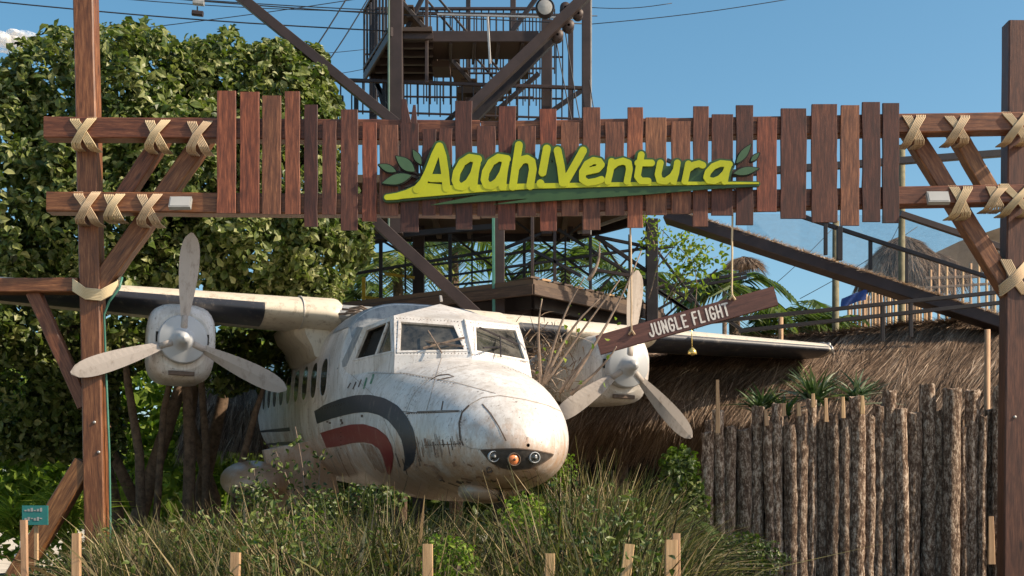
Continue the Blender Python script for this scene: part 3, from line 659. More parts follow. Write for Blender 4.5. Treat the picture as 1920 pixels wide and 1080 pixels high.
for u_ in ua:
    for t_ in ta:
        p = hull_pt(u_, t_); d_ = Vector((p.x, 0, p.z - .3)).normalized(); V.append(p + d_ * .007)
m.add(V, [[i * len(ta) + j, i * len(ta) + j + 1, (i + 1) * len(ta) + j + 1, (i + 1) * len(ta) + j] for i in range(len(ua) - 1) for j in range(len(ta) - 1)], None, True); m.build('roof_paint_band', M_ROOFG, plane, 'grey painted band over the cabin roof')
m = MB(); m.tube([T0 + Vector((0, -.006, 0)), B0 + Vector((0, -.006, 0))], .016, 6); m.build('centre_post', M_HULL, plane)
m = MB(); m.beam((0, 3.2, 1.46), (0, 3.25, 1.52), .03, .02); m.build('roof_stud', M_GALV, plane)

# cabin windows (both sides), each a pane with its rim
for sg in (-1, 1):
    for k in range(10):
        u0 = 4.65 + k * .76; w0 = .66; pn = []; rm = []; N_ = 20
        for j in range(N_):
            a = 2 * math.pi * j / N_; ca, sa = math.cos(a), math.sin(a); e = 2 / 2.6
            x = math.copysign(abs(ca) ** e, ca); y = math.copysign(abs(sa) ** e, sa)
            pn.append(hull_side(u0 + .235 * x, w0 + .215 * y, sg, .006)); rm.append(hull_side(u0 + .30 * x, w0 + .28 * y, sg, .003)); 
        cen = hull_side(u0, w0, sg, .006); m = MB(); m.add([cen] + pn, [[0, j + 1, (j + 1) % N_ + 1] for j in range(N_)]); 
        m2 = MB(); up = [p + Vector((sg * .004, 0, 0)) for p in pn]; ur = [p + Vector((sg * .003, 0, 0)) for p in rm]
        m2.add(pn + up + ur + rm, [[j, (j + 1) % N_, N_ + (j + 1) % N_, N_ + j] for j in range(N_)] + [[N_ + j, N_ + (j + 1) % N_, 2 * N_ + (j + 1) % N_, 2 * N_ + j] for j in range(N_)] + [[2 * N_ + j, 2 * N_ + (j + 1) % N_, 3 * N_ + (j + 1) % N_, 3 * N_ + j] for j in range(N_)])
        w = m2.build('cabin_window', M_HULL, plane); m.build('pane', M_GLASS, w)
m = MB(); pts = []
for k in range(24):
    u = 7.6 + 4.4 * k / 23; pts += [hull_side(u, .12, -1, .005), hull_side(u, -.12, -1, .005)]
m.add(pts, [[2 * k, 2 * k + 1, 2 * k + 3, 2 * k + 2] for k in range(23)]); m.build('tail_stripe', M_NAVY, plane, 'grey-black stripe on the rear fuselage')

# wing
AF = [(1, .0), (.8, .045), (.6, .085), (.4, .108), (.25, .112), (.15, .1), (.08, .078), (.04, .057), (.015, .034), (.003, .014), (0, 0)]
def wing_ring(v, off=0, lim=1.0, tf=1.0, cf_=1.0, ulim=None):
    av = abs(v); ch = (2.45 - .12 * av) * cf_; le = 4.95 + .04 * av; t = (.46 - .042 * av) * tf; wc = 1.42 + .012 * av; pts = []
    up = [(x, y) for x, y in AF if x <= (lim if ulim is None else ulim) + 1e-6]; lo = [(x, -y * .72) for x, y in AF[::-1][1:] if x <= lim + 1e-6]
    for x, y in up + lo:
        yy = y / .1 * t * .5; nx_ = -off * (1 - min(x * 12, 1)); pts.append(Vector((v, le + x * ch + nx_, wc + yy + math.copysign(off, y) * (1 if y else 0))))
    return pts
def wing_part(name, v0, v1, mat, off=0, lim=1.0, n=6, tf=1.0, cf_=1.0, label=None, roundend=False):
    m = MB(); rings = []
    vs = np.linspace(v0, v1, n + 1)
    for v in vs:
        k = 1.0
        rings.append(wing_ring(v, off, lim, tf, cf_, .016 if lim < 1 else None))
    L = len(rings[0]); V = [p for r_ in rings for p in r_]; closed = lim >= 1
    if roundend:
        sgn = 1 if v1 > v0 else -1; c = sum(rings[-1], Vector()) / L
        for dv, k in ((.05, .95), (.10, .8), (.13, .55), (.145, .2)): rings.append([c + (p - c) * k + Vector((sgn * dv, 0, 0)) for p in rings[n]])
        V = [p for r_ in rings for p in r_]
    n = len(rings) - 1
    fs = [[i * L + j, i * L + j + 1, (i + 1) * L + j + 1, (i + 1) * L + j] for i in range(n) for j in range(L - 1)]
    m.add(V, fs, None, True); m.add(rings[0], [list(range(L))]) if closed else None; m.add(rings[-1], [list(range(L))[::-1]]) if closed else None
    return m.build(name, mat, plane, label)
wing_part('wing', -8.2, -1.15, M_WING, label='long wing reaching behind the left gate post'); wing_part('wing', 1.15, 6.0, M_WING, label='wing ending above the thatched roof')
wing_part('wing_root_section', -1.2, -.80, M_WING, tf=1.06, cf_=1.01, n=3, roundend=True); wing_part('wing_root_section', .5, 1.30, M_WING, tf=1.06, cf_=1.01, n=4, roundend=True)
wing_part('wing_centre', -.9, .9, M_ROOFG, tf=.75)
wing_part('deicing_boot', -8.2, -1.66, M_NAVY, .006, .25); wing_part('deicing_boot', 1.47, 2.1, M_NAVY, .006, .25); wing_part('deicing_boot', 3.35, 5.95, M_NAVY, .006, .4)
for v in (-1.2,):
    m = MB(); m.tube(wing_ring(v, .003, .3, 1.06)[::1], .007, 6); m.build('wing_root_joint', M_HULL, plane)
m = MB(); wt = wing_ring(6.0); m.tube([wt[i] for i in (2, 5, 8, 10, 12, 15, 18)], .02, 6); m.tube([wt[6] + Vector((.02, 0, .02)), wt[6] + Vector((.16, .1, -.12))], .02, 5); m.build('broken_tip_rib', M_GALV, plane)
m = MB(); sec = []
for u, k in ((5.35, .25), (5.6, .8), (6.2, 1.0), (7.2, .9), (8.0, .3)):
    sec.append([Vector(p) for p in [(-.93, u, .93 - .05 * k), (-1.0 - .03 * k, u, .95), (-1.03 - .05 * k, u, 1.06), (-1.08 - .18 * k, u, 1.2), (-1.10 - .22 * k, u, 1.34), (-.7, u, 1.36)]])
for i in range(4):
    m.add(sec[i] + sec[i + 1], [[j, (j + 1) % 6, 6 + (j + 1) % 6, 6 + j] for j in range(6)], None, True)
m.add(sec[0], [[0, 1, 2, 3, 4, 5]]); m.build('wing_fairing', M_WING, plane)

# engines
def blade(hub, ang, L, parent, k):
    m = MB(); d = Vector((math.sin(ang), 0, math.cos(ang))); sd = Vector((math.cos(ang), 0, -math.sin(ang))); V = []; n = 16
    for i in range(n + 1):
        q = i / n; r_ = .22 + (L - .22) * q; w = .045 + .067 * math.sin(min(q * 1.5, 1) * math.pi / 2) if q < .66 else .112 * math.sqrt(max(1 - ((q - .66) / .34) ** 2.3, .02))
        tw = R(26 - 22 * q); a = sd * math.cos(tw) + Vector((0, 1, 0)) * math.sin(tw); b = d.cross(a).normalized(); th = .016 * (1 - q) + .004
        V += [hub + d * r_ - a * w, hub + d * r_ - b * th, hub + d * r_ + a * w, hub + d * r_ + b * th]
    m.add(V, [[i * 4 + j, i * 4 + (j + 1) % 4, i * 4 + 4 + (j + 1) % 4, i * 4 + 4 + j] for i in range(n) for j in range(4)] + [[0, 1, 2, 3], [n * 4 + 3, n * 4 + 2, n * 4 + 1, n * 4]], None, False)
    m.tube([hub + d * .08, hub + d * .26], [.055, .04], 10)
    return m.build('propeller_blade', M_BLADE, parent)
def engine(hub, angs, lens, lab, big_spin):
    S = []; n = 28
    for (du, rx, rt, rb, e) in [(.02, .30, .30, .33, 2.2), (.06, .345, .37, .40, 2.6), (.16, .37, .41, .45, 3.2), (.45, .375, .42, .46, 3.8), (1.2, .37, .44, .46, 3.6), (2.0, .33, .44, .38, 3.0), (3.0, .22, .40, .12, 2.5), (3.9, .05, .3, -.1, 2)]:
        ring = []
        for j in range(n):
            a = 2 * math.pi * j / n; c, s_ = math.cos(a), math.sin(a); q = lambda x: math.copysign(abs(x) ** (2 / e), x)
            ring.append(hub + Vector((rx * q(c), du + .1, (rt if s_ > 0 else rb) * q(s_) + (-.0))))
        S.append(ring)
    m = MB(); m.add([p for r_ in S for p in r_], [[i * n + j, i * n + (j + 1) % n, (i + 1) * n + (j + 1) % n, (i + 1) * n + j] for i in range(len(S) - 1) for j in range(n)], None, True)
    m.add(S[0], [list(range(n))]); nac = m.build('engine_nacelle', M_HULL, plane, lab)
    m = MB(); m.lathe(hub, (0, -1, 0), [(-.13, .27), (-.02, .268), (.012, .262), (.02, .25), (.03, .14), (.045, .12), (.07, .10), (.10, .075), (.19, .062), (.22, .04), (.235, .0)], 28); m.build('spinner', M_SPIN, nac)
    for x in (-.27, .27):
        m = MB(); m.box(hub + Vector((x, .105, .02)), .03, .03, .11); m.build('intake_slot', M_DARK, nac)
    m = MB(); m.beam(hub + Vector((-.14, .1, -.37)), hub + Vector((.14, .1, -.37)), .05, .04); m.build('chin_intake', M_SEAM, nac)
    for a, L in zip(angs, lens): blade(hub, a, L, nac, .1)
hubL = PI_ @ P(343, 636, 14.1); hubR = PI_ @ P(1178, 686, 15.55)
engine(hubL, [R(3), R(113), R(-111)], [1.17, 1.25, 1.24], 'boxy cowling with a three-bladed propeller at the left wing', .3)
engine(hubR, [R(3), R(133), R(-127)], [1.16, 1.22, 1.15], 'boxy cowling partly hidden by the hanging board', .3)

# ------------------------------------------------------------------ the timber gate
GY = 14.0; BY = GY - .21; PY = BY - .125
gate = thing('timber_gate', 'tall reddish timber gate with rope-lashed beams and a row of uneven planks', 'gate', (0, GY, 0))
def gbeam(name, a, b, Y, w, t=.2, label=None, mat=M_POST, seg=8, jit=.004, parent=gate):
    m = MB(); m.beam(P(*a, Y), P(*b, Y), w, t, seg=seg, jit=jit, ch=.012); return m.build(name, mat, parent, label)
KX = GY / F
def to_ground(a, b, Y):
    """continue the line a-b (picture points, at depth Y) down to the ground"""
    p, q = P(*a, Y), P(*b, Y); t = p.z / (p.z - q.z); return p + (q - p) * t
for nm, a, b, w in (('post', (160, -60), (183, 1000), .222), ('post', (1905, 45), (1896, 1000), .235)):
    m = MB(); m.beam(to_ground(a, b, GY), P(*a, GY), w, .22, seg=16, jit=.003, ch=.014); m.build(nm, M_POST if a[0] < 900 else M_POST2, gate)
gbeam('beam', (88, 243), (900, 250), BY, .225); gbeam('beam', (902, 250), (1925, 232), BY, .205)
gbeam('beam', (93, 382), (900, 388), BY, .22); gbeam('beam', (902, 388), (1925, 366), BY, .195)
gbeam('brace', (222, 385), (312, 250), GY, .17, .16); gbeam('brace', (186, 540), (388, 255), GY, .20, .17)
gbeam('brace', (1697, 232), (1893, 550), GY, .19, .17); gbeam('brace', (1782, 232), (1858, 366), GY, .175, .16)
gbeam('side_beam', (-60, 537), (150, 537), GY - .02, .155); gbeam('side_brace', (64, 549), (160, 762), GY + .02, .15, .13)
m = MB(); m.beam(P(160, 868, GY), to_ground((160, 868), (30, 1085), GY), .21, .18, seg=6, jit=.003); m.build('raking_prop', M_POST, gate)
PL = [(407, 443, 171, 400), (450, 486, 173, 400), (492, 527, 180, 402), (534, 562, 172, 402), (571, 596, 197, 425), (605, 631, 227, 403), (639, 671, 206, 432), (680, 707, 230, 415), (712, 747, 235, 405), (751, 785, 190, 435),
      (792, 818, 243, 404), (823, 848, 241, 404), (853, 885, 190, 430), (894, 929, 237, 405), (935, 967, 200, 431), (970, 1004, 237, 405), (1012, 1043, 205, 433), (1052, 1085, 230, 405), (1093, 1125, 202, 431), (1134, 1170, 229, 404),
      (1176, 1205, 202, 427), (1210, 1249, 221, 403), (1258, 1294, 228, 401), (1300, 1328, 200, 425), (1334, 1374, 215, 404), (1380, 1412, 198, 422), (1419, 1456, 221, 397), (1464, 1512, 204, 410), (1521, 1569, 196, 417),
      (1576, 1611, 198, 423), (1616, 1650, 192, 416), (1654, 1685, 194, 418)]
for k, (x0, x1, y0, y1) in enumerate(PL):
    a = P((x0 + x1) / 2 - random.uniform(-1, 1), y1, PY); b = P((x0 + x1) / 2, y0, PY); w = (x1 - x0) * PY / F
    m = MB()
    if x0 == 751:   # split, jagged top
        m.beam(a, P(768, 232, PY), w, .03, seg=5, jit=.003, ch=.004); m.beam(P(762, 232, PY), P(757, 186, PY), w * .55, .03, seg=2, ch=.004, taper=.45); m.beam(P(776, 232, PY), P(777, 197, PY), w * .38, .028, seg=2, ch=.004, taper=.4)
    else:
        m.beam(a, b, w, .032, seg=7, jit=.0045, ch=.004)
    m.build('plank', M_PLANK, gate)
def lashing(cx, cy, hw, hh, beamh, parent=gate, Y=None, strands=6, label=None, skew=0):
    """crossed bands of cord wrapped over a beam"""
    Y = Y or BY - .112; k = Y / F; m = MB()
    for sg in (-1, 1):
        for s_ in range(strands):
            o = (s_ - (strands - 1) / 2) * 3.1; j = random.uniform(-.6, .6); top = (cx + sg * hw + o + skew, cy - hh); bt = (cx - sg * hw * .85 + o + j, cy + hh)
            lift = .004 + (.02 if sg > 0 else 0)
            pts = [P(top[0], top[1] - 2, Y) + Vector((0, .22, 0)), P(top[0], top[1] - 3, Y) + Vector((0, .03, 0)), P(top[0] - sg * 2, top[1] + 4, Y) + Vector((0, -lift * .5, 0)), P(cx + o * .9, cy, Y) + Vector((0, -lift, 0)),
                   P(bt[0] + sg * 2, bt[1] - 4, Y) + Vector((0, -lift * .5, 0)), P(bt[0], bt[1] + 2, Y) + Vector((0, .05, 0)), P(bt[0], bt[1] + 1, Y) + Vector((0, .24, 0))]
            m.tube(pts, .0080, 6)
    return m.build('rope_lashing', M_ROPE, parent, label)
for (cx, cy, hw, hh, sk) in [(155, 247, 17, 25, 0), (291, 250, 16, 25, 4), (370, 253, 16, 26, 4), (162, 388, 17, 26, 0), (211, 386, 12, 22, 3), (277, 390, 16, 26, 3),
                         (1714, 241, 14, 25, 0), (1797, 240, 16, 23, -2), (1908, 237, 20, 25, 0), (1802, 376, 14, 26, 0), (1865, 369, 12, 20, 4), (1908, 372, 24, 25, 0)]:
    lashing(cx, cy, hw, hh, .2, skew=sk)
m = MB()
for s_ in range(8):
    o = s_ * 3.0
    m.tube([P(136 + o * .2, 522 + o * .25, GY + .1), P(137, 524 + o, GY - .13), P(160, 541 + o * .9, GY - .15), P(190, 544 + o * .9, GY - .15), P(220, 528 + o * .85, GY - .13), P(226, 518 + o * .4, GY + .08)], .011, 6)
m.build('rope_lashing', M_ROPE, gate, 'broad swathe of cord round the left post at wing height')
m = MB()
for s_ in range(6):
    o = (s_ - 2.5) * 3.4
    m.tube([P(1884 + o, 484, GY + .1), P(1886 + o, 488, GY - .13), P(1905 + o, 525, GY - .14), P(1925 + o, 552, GY - .12)], .011, 6)
    m.tube([P(1925 + o * .4, 500 + o, GY - .12), P(1905 + o * .4, 522 + o, GY - .165), P(1876 + o * .3, 545 + o, GY - .13), P(1873, 546 + o, GY + .1)], .011, 6)
m.build('rope_lashing', M_ROPE, gate, 'crossed cord where the long right brace meets its post')
for (x, y) in ((177, 792), (185, 848), (1903, 782)):
    m = MB(); m.lathe(P(x, y, GY - .112), (0, -1, 0), [(-.02, .018), (.006, .018), (.012, .008), (.012, 0)], 10); m.build('bolt', M_GALV, gate)

# green hose down the left post
m = MB(); m.tube([P(229, 520, GY - .1), P(224, 540, GY - .15), P(205, 565, GY - .12), P(195, 590, GY - .05), P(199, 700, GY - .05), P(205, 850, GY - .05), P(207, 985, GY - .05)] + [Vector((P(208, 990, GY).x, GY - .05, .9))], .013, 7)
tag(m.build('garden_hose', M_GREEN), 'thin green hose running down the right edge of the left gate post', 'hose')

# floodlights on the lower beam
for (x0, x1, y0, y1, lab) in ((317, 360, 368, 394, 'pale floodlight on the lower beam left of the planks'), (1737, 1780, 359, 384, 'pale floodlight on the lower beam right of the planks')):
    c = P((x0 + x1) / 2, (y0 + y1) / 2, BY - .2); t = thing('floodlight', lab, 'lamp', c, 'floodlights on the gate beam'); rot = Matrix.Rotation(R(-28), 3, 'X')
    m = MB(); m.box(c, .23, .05, .145, rot); m.build('housing', M_GREY, t)
    m = MB(); m.box(c + rot @ Vector((0, -.027, 0)), .205, .006, .12, rot); m.build('lens', plain('frosted_lens', (.36, .36, .35), .3, 0, .05), t)
    m = MB(); m.beam(c + Vector((-.08, .02, .05)), c + Vector((-.08, .1, .09)), .02, .012); m.beam(c + Vector((.08, .02, .05)), c + Vector((.08, .1, .09)), .02, .012); m.build('bracket', M_GREEN, t)

# ------------------------------------------------------------------ signs from signed distances
def cap_sdf(X, Y, pts, r):
    d = np.full(X.shape, 1e9); rr = r if hasattr(r, '__len__') else [r] * len(pts)
    for (a, b, ra, rb) in zip(pts[:-1], pts[1:], rr[:-1], rr[1:]):
        ax, ay = a; bx, by = b; L2 = (bx - ax) ** 2 + (by - ay) ** 2 + 1e-9; t = np.clip(((X - ax) * (bx - ax) + (Y - ay) * (by - ay)) / L2, 0, 1)
        d = np.minimum(d, np.hypot(X - ax - t * (bx - ax), Y - ay - t * (by - ay)) - (ra + (rb - ra) * t))
    return d
def poly_sdf(X, Y, pts):
    d = np.full(X.shape, 1e9); ins = np.zeros(X.shape, bool); n = len(pts)
    for i in range(n):
        ax, ay = pts[i]; bx, by = pts[(i + 1) % n]; L2 = (bx - ax) ** 2 + (by - ay) ** 2 + 1e-9; t = np.clip(((X - ax) * (bx - ax) + (Y - ay) * (by - ay)) / L2, 0, 1)
        d = np.minimum(d, np.hypot(X - ax - t * (bx - ax), Y - ay - t * (by - ay)))
        c = ((ay > Y) != (by > Y)); xi = (bx - ax) * (Y - ay) / ((by - ay) if abs(by - ay) > 1e-9 else 1e-9) + ax; ins ^= c & (X < xi)
    return np.where(ins, -d, d)
def sdf_mesh(m, fn, x0, x1, y0, y1, st, toP, depth):
    """cut-out sheet: the area fn<0 of a grid, with front, back and edge"""
    xs = np.arange(x0, x1 + st, st); ys = np.arange(y0, y1 + st, st); X, Y = np.meshgrid(xs, ys); D = fn(X, Y); vid = {}; pts = []; faces = []
    def vert(key, x, y):
        if key not in vid: vid[key] = len(pts); pts.append((x, y))
        return vid[key]
    act = (D[:-1, :-1] < 0) | (D[1:, :-1] < 0) | (D[:-1, 1:] < 0) | (D[1:, 1:] < 0)
    for i, j in zip(*np.nonzero(act)):
        cs = [(i, j), (i, j + 1), (i + 1, j + 1), (i + 1, j)]; poly = []
        for k in range(4):
            a, b = cs[k], cs[(k + 1) % 4]; da, db = D[a], D[b]
            if da < 0: poly.append(vert(a, xs[a[1]], ys[a[0]]))
            if (da < 0) != (db < 0):
                t = da / (da - db); key = (a, b) if a < b else (b, a); poly.append(vert(key, xs[a[1]] + (xs[b[1]] - xs[a[1]]) * t, ys[a[0]] + (ys[b[0]] - ys[a[0]]) * t))
        if len(poly) >= 3: faces.append(poly)
    b0 = len(m.v); n = len(pts)
    m.v += [toP(x, y, 0) for x, y in pts] + [toP(x, y, depth) for x, y in pts]; edges = {}
    for f in faces:
        for a, b in zip(f, f[1:] + f[:1]): edges[(a, b)] = edges.get((a, b), 0) + 1
    fs = [[b0 + k for k in f] for f in faces] + [[b0 + n + k for k in f[::-1]] for f in faces]
    fs += [[b0 + b, b0 + a, b0 + n + a, b0 + n + b] for (a, b) in edges if (b, a) not in edges]
    for f in fs: m.f.append(f); m.uv.append([(0, 0)] * len(f)); m.sm.append(False)
SY = PY - .075
toS = lambda dY: (lambda x, y, d: P(x, y, SY) + Vector((0, dY + d, 0)))
Z2 = lambda L: zz(L, 640, 160, 4.154); Z3 = lambda L: zz(L, 1040, 160, 4.154)
def small_a(x0, x1, y0, y1, f):
    """single-storey slanted a in zoom coordinates"""
    h = y1 - y0; w = x1 - x0; g_ = lambda a, b: (x0 + a * w, y0 + b * h)
    return [f([g_(.93, .12), g_(.62, .08), g_(.36, .22), g_(.17, .50), g_(.12, .74), g_(.20, .90), g_(.38, .93), g_(.60, .80), g_(.78, .55), g_(.88, .25)]), f([g_(.90, .12), g_(.82, .5), g_(.76, .95)])]
LET = [('A', [Z2([(765, 482), (735, 540), (680, 680), (640, 760), (590, 815)]), Z2([(765, 482), (790, 560), (808, 680), (820, 805)]), Z2([(700, 728), (795, 728)])], 7.4),
       ('a', small_a(862, 1082, 548, 815, Z2), 7.0), ('a', small_a(1088, 1306, 548, 808, Z2), 7.0),
       ('h', [Z2([(1383, 472), (1360, 620), (1335, 795)]), Z2([(1355, 650), (1400, 590), (1445, 578), (1482, 600), (1492, 660), (1470, 790)])], 7.2),
       ('exclamation_mark', [Z2([(1600, 500), (1566, 685)]), Z2([(1550, 770), (1552, 775)])], 7.4),
       ('V', [Z3([(22, 515), (48, 640), (62, 765)]), Z3([(220, 515), (150, 640), (78, 765)])], 7.2),
       ('e', [Z3([(235, 680), (330, 660), (362, 625), (345, 600), (300, 592), (250, 620), (215, 680), (215, 740), (255, 765), (320, 755), (362, 740)])], 6.4),
       ('n', [Z3([(442, 600), (430, 680), (412, 755)]), Z3([(432, 650), (480, 610), (530, 597), (572, 612), (580, 660), (562, 755)])], 6.3),
       ('t', [Z3([(672, 548), (655, 640), (642, 715), (668, 752), (725, 752)]), Z3([(645, 612), (752, 612)])], 6.2),
       ('u', [Z3([(820, 612), (802, 700), (815, 748), (860, 755), (915, 715), (935, 680)]), Z3([(952, 612), (940, 690), (922, 755)])], 6.2),
       ('r', [Z3([(1038, 620), (1022, 700), (1010, 755)]), Z3([(1030, 665), (1075, 630), (1120, 618), (1150, 630)])], 6.2),
       ('a', small_a(1152, 1372, 603, 765, Z3), 6.0)]
swoosh = ([(726, 371), (745, 369), (765, 364), (784, 355.5), (800, 352), (845, 354.5), (1000, 350), (1200, 346), (1330, 344.5), (1421, 344.5)], [5.2, 6.2, 7.4, 8.2, 7.5, 6.0, 5.0, 3.6, 2.8, 1.6])
swoosh2 = ([(726, 371), (800, 363), (900, 355.5), (1000, 351)], [5, 6.5, 5.5, 4])
def letf(strokes, r): return lambda X, Y: np.minimum.reduce([cap_sdf(X, Y, s_, r) for s_ in strokes])
logo = thing('logo_sign', 'lime green Aaah!Ventura lettering with dark green leaves mounted on the planks', 'sign', P(1070, 330, SY))
for nm, st_, r_ in LET:
    m = MB(); xs_ = [p[0] for s_ in st_ for p in s_]; ys_ = [p[1] for s_ in st_ for p in s_]
    sdf_mesh(m, letf(st_, r_), min(xs_) - 10, max(xs_) + 10, min(ys_) - 10, max(ys_) + 10, .8, toS(-.03 - .0011 * LET.index((nm, st_, r_))), .022); m.build('letter', M_LIME, logo, 'lime letter ' + nm.replace('_', ' '))
m = MB(); sdf_mesh(m, lambda X, Y: np.minimum(cap_sdf(X, Y, *swoosh), cap_sdf(X, Y, *swoosh2)), 715, 1426, 338, 380, 1.0, toS(-.0265), .016); m.build('underline_swoosh', M_LIME, logo)
def backf(X, Y):
    d = np.minimum(cap_sdf(X, Y, *swoosh), cap_sdf(X, Y, *swoosh2)) - 3.2
    for nm, st_, r_ in LET:
        for s_ in st_: d = np.minimum(d, cap_sdf(X, Y, s_, r_ + 5.2))
    fill = poly_sdf(X, Y, [(800, 350), (822, 280), (850, 345), (870, 300), (900, 300), (955, 300), (1000, 310), (1050, 290), (1062, 330), (1085, 300), (1120, 300), (1250, 300), (1300, 310), (1365, 315), (1372, 345)]) + 2
    fill = np.where(Y < 300 + (X - 860) * .03, 5, fill)
    return np.minimum(d, fill)
m = MB(); sdf_mesh(m, backf, 705, 1432, 255, 385, 1.3, toS(0.0), .05); m.build('backing_panel', M_DKGREEN, logo)
m = MB(); sdf_mesh(m, lambda X, Y: poly_sdf(X, Y, [(805, 385), (900, 366), (1000, 357), (1200, 352), (1422, 346), (1418, 350), (1330, 355), (1200, 366), (1000, 379), (920, 384), (1000, 372)]), 795, 1426, 340, 392, 1.2, toS(-.012), .02); m.build('lower_swoosh', M_DKGREEN, logo)
def leaf_poly(bx, by, tx, ty, w):
    n = 9; dx, dy = tx - bx, ty - by; L = math.hypot(dx, dy); nx_, ny_ = -dy / L, dx / L
    up = [(bx + dx * i / n + nx_ * w * math.sin(math.pi * (i / n) ** .9), by + dy * i / n + ny_ * w * math.sin(math.pi * (i / n) ** .9)) for i in range(n + 1)]
    return up + [(bx + dx * i / n - nx_ * w * math.sin(math.pi * (i / n) ** .9), by + dy * i / n - ny_ * w * math.sin(math.pi * (i / n) ** .9)) for i in range(n - 1, 0, -1)]
for q in [Z2([(545, 705), (318, 765)]) + [9.5], Z2([(428, 675), (292, 620)]) + [6.5], Z2([(572, 675), (425, 555)]) + [10], Z2([(622, 618), (558, 505)]) + [6],
          Z3([(1412, 612), (1528, 462)]) + [6.5], Z3([(1525, 595), (1592, 530)]) + [4], Z3([(1392, 690), (1588, 650)]) + [7]]:
    lp = leaf_poly(*q[0], *q[1], q[2]); xs_ = [p[0] for p in lp]; ys_ = [p[1] for p in lp]; bb = (min(xs_) - 6, max(xs_) + 6, min(ys_) - 6, max(ys_) + 6)
    m = MB(); sdf_mesh(m, lambda X, Y: poly_sdf(X, Y, lp), *bb, 1.0, toS(-.02), .014); lo = m.build('leaf', M_LEAFSIGN, logo)
    m = MB(); sdf_mesh(m, lambda X, Y: poly_sdf(X, Y, lp) - 2.2, *bb, 1.2, toS(-.004), .02); m.build('leaf_backing', M_DARK, lo)
m = MB(); sdf_mesh(m, lambda X, Y: np.minimum.reduce([cap_sdf(X, Y, Z2(a), [2.5, 1.2]) for a in ([(600, 720), (430, 665)], [(620, 700), (560, 670)], [(600, 760), (500, 790)], [(625, 690), (610, 600)])]), 730, 800, 290, 360, 1.0, toS(-.001), .02); m.build('leaf_stem', M_DARK, logo)

# hanging JUNGLE FLIGHT board
JY = 13.72
c0 = P(1121.5, 647.5, JY); c1 = P(1454.5, 555, JY); L = (c1 - c0).length; ux = (c1 - c0).normalized(); uz = ux.cross(Vector((0, 1, 0))).normalized() * 1.0
if uz.z < 0: uz = -uz
board = thing('hanging_board', 'dark brown board reading JUNGLE FLIGHT hanging at a slant on two cords', 'sign', c0.lerp(c1, .5))
m = MB(); m.beam(c0, c1, 37 * JY / F, .045, seg=10, jit=.002, ch=.006); m.build('board', M_SIGNB, board)
FONT = {'J': [[(.75, 1), (.75, .2), (.55, 0), (.3, 0), (.1, .18), (.1, .3)]], 'U': [[(.1, 1), (.1, .18), (.3, 0), (.6, 0), (.8, .18), (.8, 1)]], 'N': [[(.1, 0), (.1, 1), (.8, 0), (.8, 1)]],
        'G': [[(.8, .78), (.65, 1), (.3, 1), (.1, .8), (.1, .2), (.3, 0), (.6, 0), (.8, .2), (.8, .45), (.5, .45)]], 'L': [[(.12, 1), (.12, 0), (.75, 0)]], 'E': [[(.75, 1), (.12, 1), (.12, 0), (.75, 0)], [(.12, .5), (.65, .5)]],
        'F': [[(.75, 1), (.12, 1), (.12, 0)], [(.12, .52), (.65, .52)]], 'I': [[(.4, 0), (.4, 1)]], 'H': [[(.1, 0), (.1, 1)], [(.8, 0), (.8, 1)], [(.1, .5), (.8, .5)]], 'T': [[(0, 1), (.9, 1)], [(.45, 1), (.45, 0)]]}
k = JY / F; s0 = (P(1214, 614, JY) - c0).dot(ux); s1 = (P(1367, 575, JY) - c0).dot(ux); txt = 'JUNGLE FLIGHT'; adv = {'I': .6, ' ': .55}; tot = sum(adv.get(ch, 1.0) for ch in txt); cw = (s1 - s0) / tot; hh_ = 25.5 * k; sx_ = s0
for ch in txt:
    a = adv.get(ch, 1.0)
    if ch != ' ':
        strokes = []
        for st_ in FONT[ch]: strokes.append([((p[0] * .82 * (1 if ch != 'I' else .9) + (0.0 if ch != 'I' else -.1)) * cw, (p[1] - .5) * (hh_ - .018)) for p in st_])
        m = MB(); f_ = lambda X, Y: np.minimum.reduce([cap_sdf(X, Y, s_, .0098) for s_ in strokes])
        base_s = sx_
        sdf_mesh(m, f_, -.02, cw + .02, -hh_ / 2 - .02, hh_ / 2 + .02, .004, lambda x, y, d: c0 + ux * (base_s + x) + uz * y + Vector((0, -.0265 + d, 0)), .003)
        m.build('letter', M_WHITELET, board, 'off-white letter ' + ch)
    sx_ += cw * a
for (x0, y0, x1, y1) in ((1182, 405, 1184, 625), (1373, 400, 1372, 560)):
    m = MB(); a = P(x0, y0 - 20, JY); b = P(x1, y1, JY)
    pts = [a.lerp(b, i / 10) + Vector((random.uniform(-.004, .004), 0, 0)) for i in range(11)]; m.tube([p + Vector((0, -.04 if i == 10 else 0, 0)) for i, p in enumerate(pts)], .011, 6); m.tube([b + Vector((-.03, -.035, -.02)), b + Vector((0, -.05, .03)), b + Vector((.03, -.035, -.02))], .014, 6)
    m.build('hanging_cord', M_ROPE, board)

# ------------------------------------------------------------------ steel tower
tower = thing('observation_tower', 'brown steel tower with stairs, railed landings and diagonal struts behind the gate', 'tower', (.2, 21, 0))
def tb(name, a, b, Y0, w, Y1=None, mat=M_STEEL, d=None, parent=tower, label=None):
    m = MB(); m.beam(P(*a, Y0), P(*b, Y1 or Y0), w, d or w, seg=1, ch=.004); return m.build(name, mat, parent, label)
# lower posts to the ground
for (px, top, Y, w, mt) in ((785, 425, 22.5, .2, M_STEEL2), (935, 405, 19.6, .18, M_STEEL2), (1222, 412, 21, .19, M_STEEL)):
    p = P(px, top, Y); m = MB(); m.beam((p.x, p.y, 0), p, w, w); m.build('post', mt, tower)
tb('green_pipe', (925, 400), (926, 610), 19.4, .045, mat=M_GREEN)
